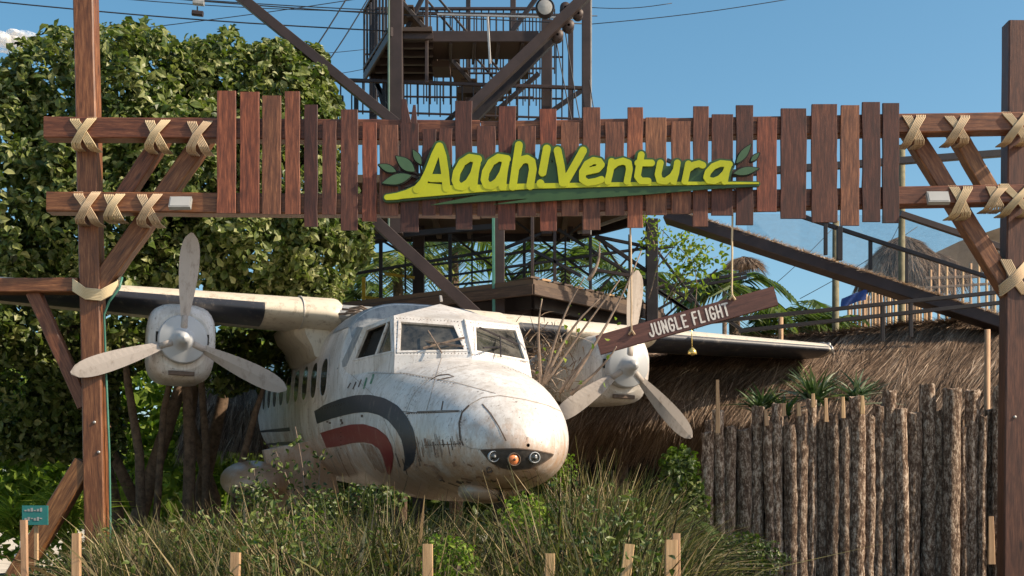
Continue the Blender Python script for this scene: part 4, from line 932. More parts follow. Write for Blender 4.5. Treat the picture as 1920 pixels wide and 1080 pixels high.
# deck below the planks: underside boards and joists
dk = MB(); z = EYE + (HY - 438) / F * 23
def slab(name, poly, z, t, mat, parent=tower):
    m = MB(); n = len(poly); m.add([(x, y, z) for x, y in poly] + [(x, y, z + t) for x, y in poly], [list(range(n))[::-1], list(range(n, 2 * n))] + [[i, (i + 1) % n, n + (i + 1) % n, n + i] for i in range(n)]); return m.build(name, mat, parent)
slab('deck_slab', [(-2.6, 19.6), (2.6, 19.6), (2.2, 21.6), (1.05, 23), (-2.6, 23)], z, .12, M_DECK)
for k in range(9):
    x = -2.4 + k * .55; m = MB(); m.beam((x, 19.7, z - .06), (x, 22.9 if x < 1 else 21.6, z - .06), .09, .12, up=(0, 0, 1)); m.build('joist', M_DECK, tower)
m = MB(); m.beam((-2.6, 23.02, z - .02), (1.05, 23.02, z - .02), .24, .06); m.build('edge_beam', M_STEEL, tower)
m = MB(); m.beam((1.08, 23.0, z - .02), (2.25, 21.6, z - .02), .24, .06); m.build('edge_beam', M_STEEL, tower)
tb('pale_channel', (1085, 436), (1178, 404), 22.4, .05, 21.4, mat=M_GREY)
# deck with a corner towards the viewer, above the cockpit
z2 = EYE + (HY - 545) / F * 19
xa = lambda px, Y: (px - HX) / F * Y
slab('deck_slab', [(xa(1000, 19), 19), (xa(1245, 21.6), 21.6), (xa(1000, 24), 24), (xa(600, 21.3), 21.3)], z2 + .1, .08, M_DECK)
for a, b, n_ in (((xa(1000, 19), 19), (xa(1245, 21.6), 21.6), 10), ((xa(1000, 19), 19), (xa(600, 21.3), 21.3), 14)):
    m = MB(); m.beam((a[0], a[1], z2 + .02), (b[0], b[1], z2 + .02), .16, .05, seg=4); m.build('fascia_board', M_DECK, tower)
    m = MB(); a2 = (a[0] * 1, a[1] + .5); m.beam((a[0], a[1] + .55, z2 - .08), (b[0], b[1] + .55, z2 - .08), .20, .08); m.build('bearer', M_STEEL, tower)
    m = MB(); m.beam((a[0], a[1] + 1.2, z2 - .10), (b[0], b[1] + 1.2, z2 - .10), .20, .08); m.build('bearer', M_STEEL2, tower)
for k in range(12):
    q = .04 + k * .078; p = Vector((xa(1000, 19) + (xa(1245, 21.6) - xa(1000, 19)) * q, 19 + 2.6 * q, z2 + .2)); m = MB(); m.beam(p + Vector((-.06, -.09, 0)), p + Vector((-.5, .5, 0)), .17, .03, up=(0, 0, 1)); m.build('deck_board', M_PALE if k % 3 == 1 else M_DECK, tower)
slab('underdeck_panel', [(xa(640, 21), 21.0), (xa(1000, 20.2), 20.2), (xa(1250, 22.5), 22.5), (xa(900, 25), 25)], z2 - .75, .06, M_DECK)
slab('underdeck_panel', [(xa(660, 21.5), 21.5), (xa(1000, 20.8), 20.8), (xa(1240, 23), 23), (xa(900, 25), 25)], z2 - .4, .05, M_DECK)
# struts and rails below the gate: (x0,y0,x1,y1,depth0,depth1,width,material)
for q in [(700, 412, 905, 600, 18.6, 18.6, .16, 2), (1046, 430, 1300, 588, 21, 21, .05, 0), (1116, 443, 1298, 566, 21, 21, .06, 0), (1116, 443, 1215, 463, 21, 21, .05, 0), (1001, 470, 1090, 518, 20, 20, .05, 0), (1053, 487, 1214, 465, 21, 21, .045, 0),
          (944, 502, 1053, 487, 20.5, 21, .04, 0), (944, 478, 1000, 469, 20.5, 21, .04, 0), (945, 466, 1030, 432, 20.5, 20.5, .05, 0), (998, 405, 998, 530, 19.6, 19.6, .05, 2), (983, 450, 983, 528, 21, 21, .05, 0), (1040, 425, 1040, 535, 20, 20, .05, 2), (1107, 440, 1107, 545, 20.5, 20.5, .05, 0),
          (714, 450, 714, 565, 21, 21, .06, 0), (844, 430, 844, 540, 21, 21, .06, 0), (655, 515, 925, 470, 21, 21, .045, 0), (800, 498, 925, 482, 21, 21, .035, 0), (820, 520, 925, 505, 21, 21, .035, 0), (840, 535, 925, 527, 21, 21, .035, 0), (655, 462, 720, 452, 21, 21, .05, 0), (700, 445, 925, 425, 20.5, 20.5, .09, 0),
          (1185, 510, 1300, 590, 21, 21, .05, 0), (1230, 540, 1400, 512, 22, 22, .05, 0), (1232, 549, 1400, 520, 22, 22, .05, 0), (1215, 470, 1262, 462, 21, 21, .04, 0), (1225, 585, 1330, 525, 21, 21, .04, 0), (1110, 505, 1200, 520, 20.5, 20.5, .05, 2), (960, 410, 1110, 520, 21.5, 21.5, .035, 0), (1090, 420, 960, 525, 21.5, 21.5, .035, 0), (1120, 440, 1215, 580, 21.8, 21.8, .035, 0), (1215, 440, 1110, 560, 21.8, 21.8, .035, 0), (1232, 470, 1330, 600, 21.5, 21.5, .04, 0), (1240, 600, 1345, 505, 21.5, 21.5, .035, 0), (715, 450, 845, 530, 21.8, 21.8, .035, 0), (845, 440, 925, 500, 21.8, 21.8, .035, 0), (760, 450, 760, 550, 21.8, 21.8, .03, 0), (885, 440, 885, 540, 21.8, 21.8, .03, 0), (945, 515, 1110, 498, 21, 21, .03, 0), (1180, 440, 1180, 590, 21.6, 21.6, .035, 0), (1060, 430, 1060, 540, 21.2, 21.2, .03, 0)]:
    x0, y0, x1, y1, Ya, Yb, w, mt = q; tb('strut', (x0, y0), (x1, y1), Ya, w, Yb, mat=M_STEEL2 if mt == 2 else M_RAIL)
tb('yellow_rail', (721, 513), (777, 521), 22, .045, mat=M_YEL); tb('yellow_rail', (682, 520), (682, 565), 22, .06, mat=M_YEL); tb('yellow_rail', (682, 557), (712, 560), 22, .04, mat=M_YEL)
# upper tower: posts
for (px, Y, w, y0, y1, mt) in ((742, 19.8, .22, -80, 440, 2), (1025, 20.5, .17, 40, 440, 2), (1070, 22.5, .09, 40, 440, 2), (1099, 19.8, .13, -60, 440, 2), (700, 22.4, .13, -60, 400, 0), (724, 21.5, .12, 60, 400, 0), (878, 22.5, .08, -60, 150, 0), (962, 22.5, .1, -60, 90, 2), (800, 19.9, .05, -60, 155, 2)):
    tb('post', (px, y1), (px, y0), Y, w, mat=M_STEEL2 if mt == 2 else M_STEEL)
tb('green_pipe', (729, 440), (729, -60), 19.65, .03, mat=plain('faded_green', (.10, .16, .13), .5))
tb('lit_edge_strip', (1107, 440), (1108, -60), 19.8, .03, mat=M_GREY)  # pale grey strip added as the lit right edge of the post
# landings
zl = EYE + (HY - 72) / F * 20
slab('landing_slab', [(xa(735, 19.7), 19.7), (xa(810, 19.7), 19.7), (xa(825, 21.7), 21.7), (xa(683, 21.7), 21.7)], zl, .06, M_DECK)
slab('landing_slab', [(xa(755, 20), 20), (xa(1010, 20), 20), (xa(985, 20.9), 20.9), (xa(760, 20.9), 20.9)], zl + .003, .05, M_DECK)
for k in range(6):
    m = MB(); y = 19.8 + k * .36; m.beam((xa(740 - k * 9, y), y, zl - .05), (xa(812, y), y, zl - .05), .07, .1, up=(0, 0, 1)); m.build('joist', M_STEEL2, tower)
for k in range(5):
    x = xa(800 + k * 45, 20); m = MB(); m.beam((x, 20.0, zl - .04), (x - .05, 20.9, zl - .04), .05, .09, up=(0, 0, 1)); m.build('joist', M_STEEL2, tower)
m = MB(); m.beam((xa(745, 19.98), 19.98, zl + .02), (xa(1010, 19.98), 19.98, zl + .02), .17, .04); m.build('edge_beam', M_STEEL2, tower)
m = MB(); m.beam((xa(735, 19.7), 19.68, zl - .02), (xa(683, 21.7), 21.7, zl - .02), .14, .04); m.build('edge_beam', M_STEEL2, tower)
# railing builder
def railing(p0, p1, h, nb, nrails=2, w=.022, name='railing', rw=.05):
    p0 = Vector(p0); p1 = Vector(p1); m = MB()
    for k in range(nrails):
        q = Vector((0, 0, h * (1 - k / max(nrails - 1, 1) * .92))); m.beam(p0 + q, p1 + q, rw if k == 0 else w * 1.4, rw if k == 0 else w * 1.4)
    m.build('handrail', M_STEEL2 if rw > .045 else M_RAIL, tower)
    for i in range(nb + 1):
        a = p0.lerp(p1, i / nb); m = MB(); m.beam(a, a + Vector((0, 0, h - .005)), w, w, ch=.003); m.build('baluster', M_RAIL, tower)
railing((xa(737, 19.75), 19.75, zl + .06), (xa(683, 21.7), 21.7, zl + .06), 1.05, 9, w=.035)
railing((xa(683, 21.7), 21.72, zl + .06), (xa(1040, 21.7), 21.72, zl + .06), 1.1, 26)
railing((xa(683, 22.6), 22.6, zl - .15), (xa(1055, 22.6), 22.6, zl - .2), 1.6, 30, 3)
railing(P(618, 212, 20.3), P(1095, 228, 20.3), .53, 23, w=.022, rw=.055)
railing(P(800, 190, 22.2), P(1000, 190, 22.2), .9, 13, 3)
# stairs going down to the right
a, b = P(722, -20, 20.6), P(925, 215, 21.6)
for dy in (0, .75):
    m = MB(); m.beam(a + Vector((.1, dy, 0)), b + Vector((.1, dy, 0)), .07, .03); m.build('stringer', M_STEEL, tower)
    m = MB(); m.beam(a + Vector((.1, dy, .75)), b + Vector((.1, dy, .75)), .035, .03); m.build('stair_rail', M_RAIL, tower)
for k in range(12):
    p = a.lerp(b, (k + .5) / 12) + Vector((.1, .37, 0)); m = MB(); m.box(p, .26, .74, .03); m.build('stair_tread', M_DECK, tower)
a, b = P(905, 195, 21.2), P(835, 235, 20.6)
for k, (x0, y0, x1, y1) in enumerate([(905, 208, 990, 128), (915, 222, 1010, 138), (830, 235, 868, 200), (1000, 232, 1105, 160), (700, 150, 735, 200), (668, 160, 668, 210), (760, 60, 800, -20), (960, 60, 1010, -10), (640, 180, 640, 215), (706, 150, 722, 210)]):
    tb('strut', (x0, y0), (x1, y1), 21, .07, mat=M_STEEL)
for k in range(6):
    m = MB(); p = P(900 + k * 16, 205 - k * 14, 20.9); m.box(p, .2, .6, .03); m.build('stair_tread', M_DECK, tower)
for (x, y, l, h) in ((828, 130, .28, .10), (880, 178, .4, .1), (893, 200, .35, .15), (925, 215, .8, .12)):
    m = MB(); m.box(P(x, y, 21), l, .5, h); m.build('landing_plate', M_DECK, tower)
# big raking struts
tb('raking_strut', (440, -14), (748, 236), 18.4, .135, mat=M_STEEL2); tb('raking_strut', (1112, -20), (868, 215), 18.6, .145, mat=M_STEEL2); tb('raking_strut', (1050, 60), (880, 232), 19.0, .12, mat=M_STEEL)
tb('hanger_post', (611, 215), (611, 130), 18.5, .06, mat=M_STEEL2)
tb('cross_rail', (820, 27), (1090, 34), 19.6, .03, mat=M_GALV); tb('hanging_tube', (914, 32), (919, 120), 19.6, .035, mat=M_GALV)
# round lamp and cable drums on the strut
m = MB(); c = P(1022, 14, 18.3); m.lathe(c, (0, -1, 0), [(-.12, .06), (-.1, .13), (0, .14), (.03, .125)], 20); o = m.build('drum_lamp', M_STEEL, tower); m = MB(); m.lathe(c, (0, -1, 0), [(.02, .11), (.035, .08), (.04, 0)], 20); m.build('lamp_face', M_GREY, o)
for (x, y, r_) in ((1045, 66, .09), (1066, 48, .085), (1084, 26, .075), (1060, 15, .08)):
    m = MB(); m.lathe(P(x, y, 18.7), (0, -1, 0), [(-.1, .02), (-.1, r_), (-.07, r_), (-.07, r_ * .5), (.0, r_ * .5), (0, r_), (.03, r_), (.03, .02)], 16); m.build('cable_drum', M_STEEL2, tower)

# ramp and rails on the right
ramp_t = thing('zipline_ramp', 'sloping dark ramp with a sunlit straw edge descending to the right gate post', 'ramp', (4.6, 18, 0))
a, b = P(1250, 405, 19.5), P(1885, 612, 18.0)
m = MB(); m.beam(a, b, .165, .32, seg=8, ch=.01); m.build('ramp_beam', M_STEEL2, ramp_t)
n = 2600; q = RNG.random(n); A = np.array(a); B = np.array(b); up = np.array([.31, 0, .95]); base = A + (B - A) * q[:, None] + up * .085 + np.stack([np.zeros(n), RNG.uniform(-.17, -.05, n), np.zeros(n)], 1)
d = unit(np.stack([RNG.normal(.2, .8, n), RNG.normal(-.3, .4, n), RNG.uniform(.3, 1.2, n)], 1)); o = blade_mesh('straw_edge', base, d, RNG.uniform(.04, .10, n), np.full(n, .014), np.full(n, .5), RNG.uniform(.85, 1.3, n), M_THATCH, ramp_t, 1)
o['kind'] = 'stuff'
rails = thing('ramp_handrail', 'thin dark handrail with uprights above the sloping ramp', 'railing', (5.0, 17.4, 0))
def rb(nm, a, b, Y, w, mt=M_RAIL, Y1=None, par=rails): return tb(nm, a, b, Y, w, Y1, mt, parent=par)
rb('handrail', (1500, 405), (1872, 526), 18.4, .055, Y1=17.8); 
for x, y0, y1, w in ((1548, 420, 478, .05), (1574, 425, 488, .075), (1632, 445, 505, .05), (1700, 468, 530, .04)): rb('upright', (x, y0), (x, y1), 18.2, w)
brd = thing('walkway_railing', 'pair of thin dark rails rising gently to the right below the ramp', 'railing', (5.0, 16.5, 0))
rb('rail', (1330, 604), (1890, 546), 16.6, .05, par=brd); rb('rail', (1385, 621), (1890, 566), 16.6, .05, par=brd)
for x, y0, y1 in ((1655, 571, 640), (1708, 566, 632)): rb('upright', (x, y0), (x, y1), 16.6, .045, par=brd)
rb('brace', (1365, 600), (1395, 622), 16.6, .04, par=brd)
frm = thing('rail_frame', 'dark steel rail crossing the sky behind the right planks', 'railing', (5.5, 19, 0))
rb('rail', (1300, 331), (1925, 284), 19, .10, M_STEEL, par=frm); rb('sloping_rail', (1688, 401), (1925, 480), 18.5, .085, M_STEEL2, par=frm)
rb('sloping_rail', (1250, 300), (1530, 415), 21, .06, M_STEEL, par=frm)
for px, y0, Y, w, lab in ((1690, 272, 20, .11, 'tall mossy pole behind the end plank of the gate'), (1566, 415, 21, .12, 'pale weathered pole rising from behind the palms'), (1463, 595, 18.6, .075, 'short pale pole standing in front of the low palm'), (1850, 618, 15.6, .075, 'thin pale pole standing up from the palisade near the right post')):
    p = P(px, y0, Y); m = MB(); m.tube([(p.x, p.y, 0), (p.x, p.y, p.z * .5), (p.x + .01, p.y, p.z)], [w / 2, w / 2, w / 2 * .9], 10); tag(m.build('pole', M_POLE if px > 1500 and px < 1800 else M_PALE), lab, 'pole')

# climbing plant on the dark post
def twiggy(name, label, cat, stems, leafn, lsize, mat, grp=None, r0=.012, tw=M_TWIG, leaf_spread=.12, tm=.6):
    t = thing(name, label, cat, (stems[0][0].x, stems[0][0].y, 0), grp); LP = []
    for st_ in stems:
        m = MB(); n = 9; pts = []
        for i in range(n):
            q = i / (n - 1); p = st_[0].lerp(st_[1], q) + Vector((math.sin(q * 3 + st_[0].x * 9) * .05, random.uniform(-.03, .03), math.sin(q * math.pi) * st_[2])); pts.append(p)
        m.tube(pts, [r0 * (1 - .7 * i / (n - 1)) for i in range(n)], 6); m.build('stem', tw, t); LP += pts[3:]
    if leafn:
        LPa = np.array([list(p) for p in LP]); i = RNG.integers(0, len(LPa), leafn); c = LPa[i] + RNG.normal(0, leaf_spread, (leafn, 3))
        leaves_mesh('foliage', c, unit(RNG.normal(size=(leafn, 3)) + np.array([[0, -.2, .6]])), RNG.uniform(lsize * .6, lsize * 1.3, leafn), np.clip(RNG.normal(tm, .2, leafn), 0, 1), mat, t)
    return t
twiggy('climbing_vine', 'light green vine winding round the dark post above the hanging board', 'vine', [(P(1215, 560, 20), P(1245, 430, 20), .1), (P(1228, 500, 20), P(1300, 445, 20), .1), (P(1222, 470, 20), P(1215, 415, 20), .0)], 190, .085, M_LIGHTLEAF)
twiggy('sapling', 'sparse light green sapling against the sky between the dark post and the hanging cord', 'sapling', [(P(1225, 540, 20), P(1300, 470, 20), -.1), (P(1240, 570, 20), P(1330, 460, 20), .05), (P(1260, 560, 20), P(1345, 480, 20), .1), (P(1300, 580, 20), P(1300, 480, 20), 0)], 260, .095, M_LIGHTLEAF)
twiggy('bare_shrub', 'bare grey-brown branches rising behind the aircraft nose across the right wing', 'shrub',
    [(P(1012, 725, 13.2), P(1102, 520, 13.1), .05), (P(1008, 725, 13.2), P(1024, 560, 13.0), .03), (P(1020, 720, 13.2), P(1165, 525, 13.2), -.05), (P(1070, 730, 13.2), P(1195, 470, 13.3), -.04), (P(1015, 720, 13.2), P(1130, 560, 13.2), .06),
     (P(1060, 735, 13.3), P(1110, 640, 13.3), .02), (P(1075, 740, 13.3), P(1150, 650, 13.2), .0), (P(1099, 524, 13.1), P(1128, 455, 13.1), .0), (P(1015, 710, 13.3), P(990, 690, 13.3), .03)], 26, .06, M_LIGHTLEAF, r0=.021)
c = P(1015, 690, 13.6); n = 480; t = thing('dry_creeper', 'dry brown tangle of creeper between the cockpit and the right engine', 'creeper', (c.x, c.y, 0))
cc = P(1025, 680, 14.6); bs0 = np.array([[cc.x, cc.y, cc.z]]) + RNG.normal(0, 1, (n, 3)) * np.array([[.18, .25, .2]])
blade_mesh('foliage', bs0, unit(RNG.normal(size=(n, 3))), RNG.uniform(.08, .22, n), np.full(n, .012), RNG.uniform(0, .5, n), RNG.uniform(.3, .9, n), M_THATCH, t)

tw = thing('fallen_branches', 'dead twigs lying on the cabin roof beside the left wing root', 'branches', P(680, 585, 15.2))
for k in range(9):
    a = P(635 + k * 7, 578 + random.uniform(-2, 12), 15.1 + k * .03); b = P(700 + random.uniform(-30, 25), 590 + random.uniform(-6, 10), 15.0); m = MB(); m.tube([a, a.lerp(b, .5) + Vector((0, 0, random.uniform(.0, .06))), b], [.016, .013, .006], 6); m.build('branch', M_TWIG, tw)
# ------------------------------------------------------------------ thatched roofs
def thatch_roof(name, label, curves, nfib, nlen=(.22, .5), cat='hut', body=True, group=None, posts=(), swirl=.0):
    """curves: lines of Vectors from ridge to eave, laid over one another; fibres follow them down"""
    C = np.array([[list(p) for p in c] for c in curves]); nr, ncol = C.shape[:2]; t = thing(name, label, cat, (float(C[-1, :, 0].mean()), float(C[-1, :, 1].mean()), 0), group)
    fi = np.linspace(0, nr - 1, (nr - 1) * 6 + 1); fj = np.linspace(0, ncol - 1, (ncol - 1) * 6 + 1)
    def S(a, b):
        """bilinear surface: a down 0..1, b along 0..1"""
        x = a * (nr - 1); y = b * (ncol - 1); i = np.clip(x.astype(int), 0, nr - 2); j = np.clip(y.astype(int), 0, ncol - 2); fx = (x - i); fy = (y - j); fy = fy * fy * (3 - 2 * fy) * .5 + fy * .5; fx = fx[:, None]; fy = fy[:, None]
        return C[i, j] * (1 - fx) * (1 - fy) + C[i + 1, j] * fx * (1 - fy) + C[i, j + 1] * (1 - fx) * fy + C[i + 1, j + 1] * fx * fy
    gi, gj = np.meshgrid(fi / (nr - 1), fj / (ncol - 1), indexing='ij'); V = S(gi.ravel(), gj.ravel()); w = len(fj); h = len(fi); k = (np.arange(h - 1)[:, None] * w + np.arange(w - 1)[None]).ravel()
    big('thatch_body', V, np.stack([k, k + 1, k + w + 1, k + w], 1), np.zeros(len(V)), M_THATCHB, t, True)
    a = RNG.random(nfib); b = RNG.random(nfib); p0 = S(a, b); e = .02; p1 = S(np.clip(a + e, 0, 1), b); p1 = np.where((a > .98)[:, None], p0 + (p0 - S(a - e, b)), p1); dn = unit(p1 - p0)
    al = unit(S(a, np.clip(b + .01, 0, 1)) - S(a, np.clip(b - .01, 0, 1))); nm = unit(np.cross(al, dn)); nm *= np.where((nm @ np.array([0, -1, .6])) < 0, -1, 1)[:, None]
    clump = .35 * np.sin(b * 140 + 6 * np.sin(b * 31)) * np.sin(a * 9 + b * 50)
    dirn = unit(dn + al * (RNG.normal(0, .14, nfib) - .38 * swirl + .10 * np.sin(b * 60))[:, None] + nm * RNG.uniform(.0, .10, nfib)[:, None]); L = RNG.uniform(*nlen, nfib)
    base = p0 - dn * .1 + nm * RNG.uniform(.0, .05, nfib)[:, None]
    tint = np.clip(.45 + clump * .45 + RNG.normal(0, .2, nfib), 0, 1)
    blade_mesh('thatch_layer', base, dirn, L, RNG.uniform(.007, .014, nfib), np.full(nfib, .06), tint, M_THATCH, t, 2)
    for (x, y, zt, r_) in posts:
        m = MB(); m.tube([(x, y, 0), (x, y, zt)], r_, 9); m.build('hut_post', M_BARK, t)
    return t
def row(L): return [P(*q) for q in L]
PXS = [1062, 1110, 1200, 1300, 1420, 1560, 1700, 1800, 1930]
ridge = [(1090, 705, 19.2), (1130, 682, 19.4), (1210, 660, 19.5), (1310, 650, 19.4), (1420, 640, 19.2), (1560, 630, 19.0), (1700, 613, 18.8), (1800, 606, 18.6), (1940, 596, 18.4)]
back = [(x, y + 45, Y + 1.6) for x, y, Y in ridge]
sh = [(1070, 735, 18.6), (1105, 715, 18.3), (1200, 700, 18.1), (1300, 702, 18.0), (1420, 705, 17.9), (1560, 706, 17.8), (1700, 700, 17.6), (1800, 697, 17.5), (1940, 690, 17.4)]
sh0 = [(x, y * .45 + y2 * .55 - 7, Y * .4 + Y2 * .6) for (x, y, Y), (x2, y2, Y2) in zip(sh, ridge)]; sh2 = [(x, y + 5, Y + .07) for x, y, Y in sh]
md = [(1066, 775, 18.4), (1095, 765, 17.9), (1200, 755, 17.7), (1300, 756, 17.6), (1420, 758, 17.5), (1560, 758, 17.4), (1700, 752, 17.2), (1800, 748, 17.1), (1940, 742, 17.0)]
ev = [(x, y + 50 + 8 * math.sin(x * .05), Y + .28) for x, y, Y in md]
thatch_roof('thatched_hut', 'long low hut with a shaggy brown thatched roof behind the log palisade', [row(back), row(ridge), row(sh0), row(sh), row(md), row(ev)], 130000, (.3, .85), swirl=1.0,
            posts=[(1.6, 18.6, 2.9, .09), (2.6, 18.3, 2.9, .08), (3.6, 18.4, 2.9, .08), (5.4, 18.2, 2.9, .09)])
m = MB(); m.box((4.6, 20.0, 1.4), 8.0, .1, 2.8); tag(m.build('hut_wall', M_DARK), 'back wall coloured black for the shade inside the long thatched hut', 'wall')  # near-black wall colour stands for the unlit space under the eaves
# small thatched roof between trees and fuselage
r1 = [(395, 712, 23), (440, 700, 23), (500, 700, 23), (560, 700, 23)]; b1 = [(x, y + 30, 25) for x, y, Y in r1]; s1_ = [(355, 770, 22.2), (420, 765, 22), (490, 765, 22), (560, 765, 22)]; e1 = [(335, 850, 21.8), (400, 845, 21.5), (480, 850, 21.5), (560, 850, 21.5)]
thatch_roof('thatched_hut', 'reddish-brown thatched roof glimpsed between the tree trunks and the cabin windows', [row(b1), row(r1), row(s1_), row(e1)], 9000, (.2, .5), posts=[(-4.6, 22.3, 2.4, .1)])
# conical thatched cap
def cone_hut(name, label, px, py, Y, r_px, h_px, n=9000):
    top_ = P(px, py, Y); k = Y / F; rows = []
    for (fr_, fh) in ((.03, 0), (.28, .12), (.6, .38), (.9, .78), (1.0, 1.05)):
        rows.append([Vector((top_.x + r_px * k * fr_ * math.cos(a), top_.y + r_px * k * fr_ * math.sin(a), top_.z - h_px * k * fh)) for a in np.linspace(0, 2 * math.pi, 17)])
    thatch_roof(name, label, rows, n, (.2, .5), posts=[(top_.x - .5, Y, top_.z - .8, .06), (top_.x + .5, Y, top_.z - .8, .06)])
cone_hut('thatched_shelter', 'round shelter with a conical thatched cap above the sloping ramp', 1693, 447, 27, 82, 85)
cone_hut('thatched_shelter', 'flatter thatched shelter roof beside the conical one', 1745, 478, 28, 65, 50, 5000)
cone_hut('thatched_shelter', 'tiny thatched shelter roof seen above the small palm', 1395, 486, 33, 30, 14, 2500)
# tent roof far right
m = MB(); pts = [P(1745, 478, 30), P(1800, 452, 30), P(1880, 425, 29), P(1960, 405, 28), P(1960, 470, 30), P(1880, 505, 31), P(1790, 520, 31.5)]
pb = [p + Vector((.0, 3, -.2)) for p in pts]; m.add(pts, [[0, 1, 6], [1, 2, 5, 6], [2, 3, 4, 5]]); m.add(pts[:4] + pb[:4], [[0, 1, 5, 4], [1, 2, 6, 5], [2, 3, 7, 6]]); 
p = P(1880, 425, 29); m.beam((p.x, p.y + .6, 0), (p.x, p.y + .6, p.z - .2), .1, .1)
tag(m.build('canvas_awning', M_TENT), 'grey-brown canvas awning behind the right gate post', 'awning')
# pale stockade with blue tarp
sto = thing('pale_stockade', 'far stockade of pale upright sticks under the ramp', 'fence', (7.0, 26, 0))
for k in range(34):
    px = 1590 + k * 4.6 + random.uniform(-1, 1); top_ = 560 - 14 * math.sin((k / 34) * 2.6) + random.uniform(-9, 9); p = P(px, top_, 26); m = MB(); m.tube([(p.x, p.y, 0), (p.x + random.uniform(-.02, .02), p.y, p.z)], random.uniform(.016, .03), 6); m.build('stick', M_PALE if k % 3 else M_TWIG, sto)
for k in range(9):
    px = 1745 + k * 15; p = P(px, 500 + random.uniform(-8, 8), 25); m = MB(); m.tube([(p.x, p.y, 0), (p.x, p.y, p.z)], .028, 6); m.build('stick', M_PALE, sto)
m = MB(); m.beam(P(1735, 522, 25), P(1890, 516, 25), .06, .05); m.beam(P(1735, 540, 25), P(1890, 530, 25), .05, .05); m.build('cross_pole', M_TWIG, sto)
m = MB(); v = []; 
for i in range(9):
    for j in range(5): q = P(1578 + i * 6, 560 - i * 2.4 + j * 5 - 3 * math.sin(i / 8 * 3) * (j / 4), 25.5); v.append(q + Vector((0, .04 * math.sin(i * 1.3 + j) + j * .02, 0)))
m.add(v, [[i * 5 + j, i * 5 + 5 + j, i * 5 + 6 + j, i * 5 + j + 1] for i in range(8) for j in range(4)], None, True); tag(m.build('blue_tarp', M_BLUE), 'small blue tarpaulin slung above the pale stockade', 'tarp')
# shade net behind the ramp
m_, n_, l_, b_ = new_mat('shade_net'); b_.inputs['Base Color'].default_value = (.20, .24, .27, 1); b_.inputs['Roughness'].default_value = .9
tr_ = n_.new('ShaderNodeBsdfTransparent'); mx_ = n_.new('ShaderNodeMixShader'); tc_ = n_.new('ShaderNodeTexCoord'); ns_ = noise(n_, l_, tc_.outputs['Object'], 9, 4, .7, (1, 1, 2))
l_.new(mathn(n_, l_, 'ADD', mathn(n_, l_, 'MULTIPLY', ns_.outputs[0], .35), .12), mx_.inputs[0]); l_.new(tr_.outputs[0], mx_.inputs[1]); l_.new(b_.outputs[0], mx_.inputs[2]); l_.new(mx_.outputs[0], n_['Material Output'].inputs[0])
m = MB(); t0 = [(1400, 400), (1500, 402), (1600, 403), (1690, 405), (1760, 428), (1830, 452), (1900, 476)]; b0_ = [(1400, 470), (1500, 500), (1600, 535), (1690, 560), (1760, 570), (1830, 580), (1900, 590)]
v = [P(x, y, 23 + .15 * math.sin(i)) for i, (x, y) in enumerate(t0)] + [P(x, y, 23.2) for x, y in b0_]; m.add(v, [[i, i + 1, i + 8, i + 7] for i in range(6)]); tag(m.build('shade_net', m_), 'thin blue-grey shade net stretched above the sloping ramp', 'net')

# ------------------------------------------------------------------ log palisade
pal = thing('log_palisade', 'rough bark-covered log palisade of uneven height at the right', 'fence', (6, 14.8, 0))
LG = [(1316, 1336, 812), (1338, 1358, 772), (1359, 1380, 800), (1381, 1408, 806), (1410, 1432, 763), (1433, 1448, 790), (1447, 1468, 757), (1469, 1491, 800), (1492, 1513, 770), (1514, 1531, 750), (1531, 1551, 790), (1551, 1573, 778), (1574, 1593, 786), (1594, 1619, 745), (1620, 1639, 780),
      (1638, 1657, 760), (1656, 1677, 735), (1678, 1701, 768), (1700, 1726, 776), (1727, 1753, 722), (1753, 1769, 772), (1769, 1799, 730), (1798, 1814, 800), (1811, 1837, 732), (1837, 1850, 782), (1848, 1864, 770), (1862, 1882, 726), (1884, 1906, 760), (1908, 1932, 735), (1934, 1958, 750)]
def log(px0, px1, top_, Y):
    w = (px1 - px0) * Y / F; p = P((px0 + px1) / 2, top_, Y); n = 12; seg = 26; lean = random.uniform(-.03, .03); V = []
    h0 = max(gh(p.x, Y) - .1, 0) * 0
    for i in range(seg + 1):
        q = i / seg; z = h0 + (p.z - h0) * q; cx = p.x + lean * (1 - q) + .008 * math.sin(q * 7 + px0)
        for j in range(n):
            a = 2 * math.pi * j / n; r_ = w / 2 * (1.0 + random.uniform(-.10, .12)) * (.93 + .07 * math.sin(a * 2 + px0)); 
            V.append((cx + r_ * math.cos(a), Y + r_ * math.sin(a), z + (random.uniform(-.02, .025) if i == seg else 0)))
    m = MB(); m.add(V, [[i * n + j, i * n + (j + 1) % n, (i + 1) * n + (j + 1) % n, (i + 1) * n + j] for i in range(seg) for j in range(n)], None, True); m.add(V[-n:], [list(range(n))]); m.build('log', M_LOG, pal)
for x0, x1, t_ in LG: log(x0 - 2, x1 + 2, t_, 14.8 + random.uniform(-.05, .05))
for k in range(27): x0 = 1324 + k * 23.5 + random.uniform(-4, 4); log(x0, x0 + random.uniform(16, 26), random.uniform(775, 850), 15.02)
for (x, y, h, tl) in ((1345, 712, 100, 0), (1437, 768, 30, -5), (1469, 756, 24, 2), (1497, 755, 25, 0), (1524, 738, 26, 1), (1548, 746, 45, 1), (1580, 744, 40, 1), (1616, 742, 34, 3), (1858, 968, 90, 0)):
    m = MB(); w_ = .05 if y < 960 else .085; m.beam(P(x + 1, y + h, 14.66), P(x + tl * .3, y, 14.66), w_, .03, seg=2, jit=.002, taper=.7); m.build('batten', M_PALE, pal)

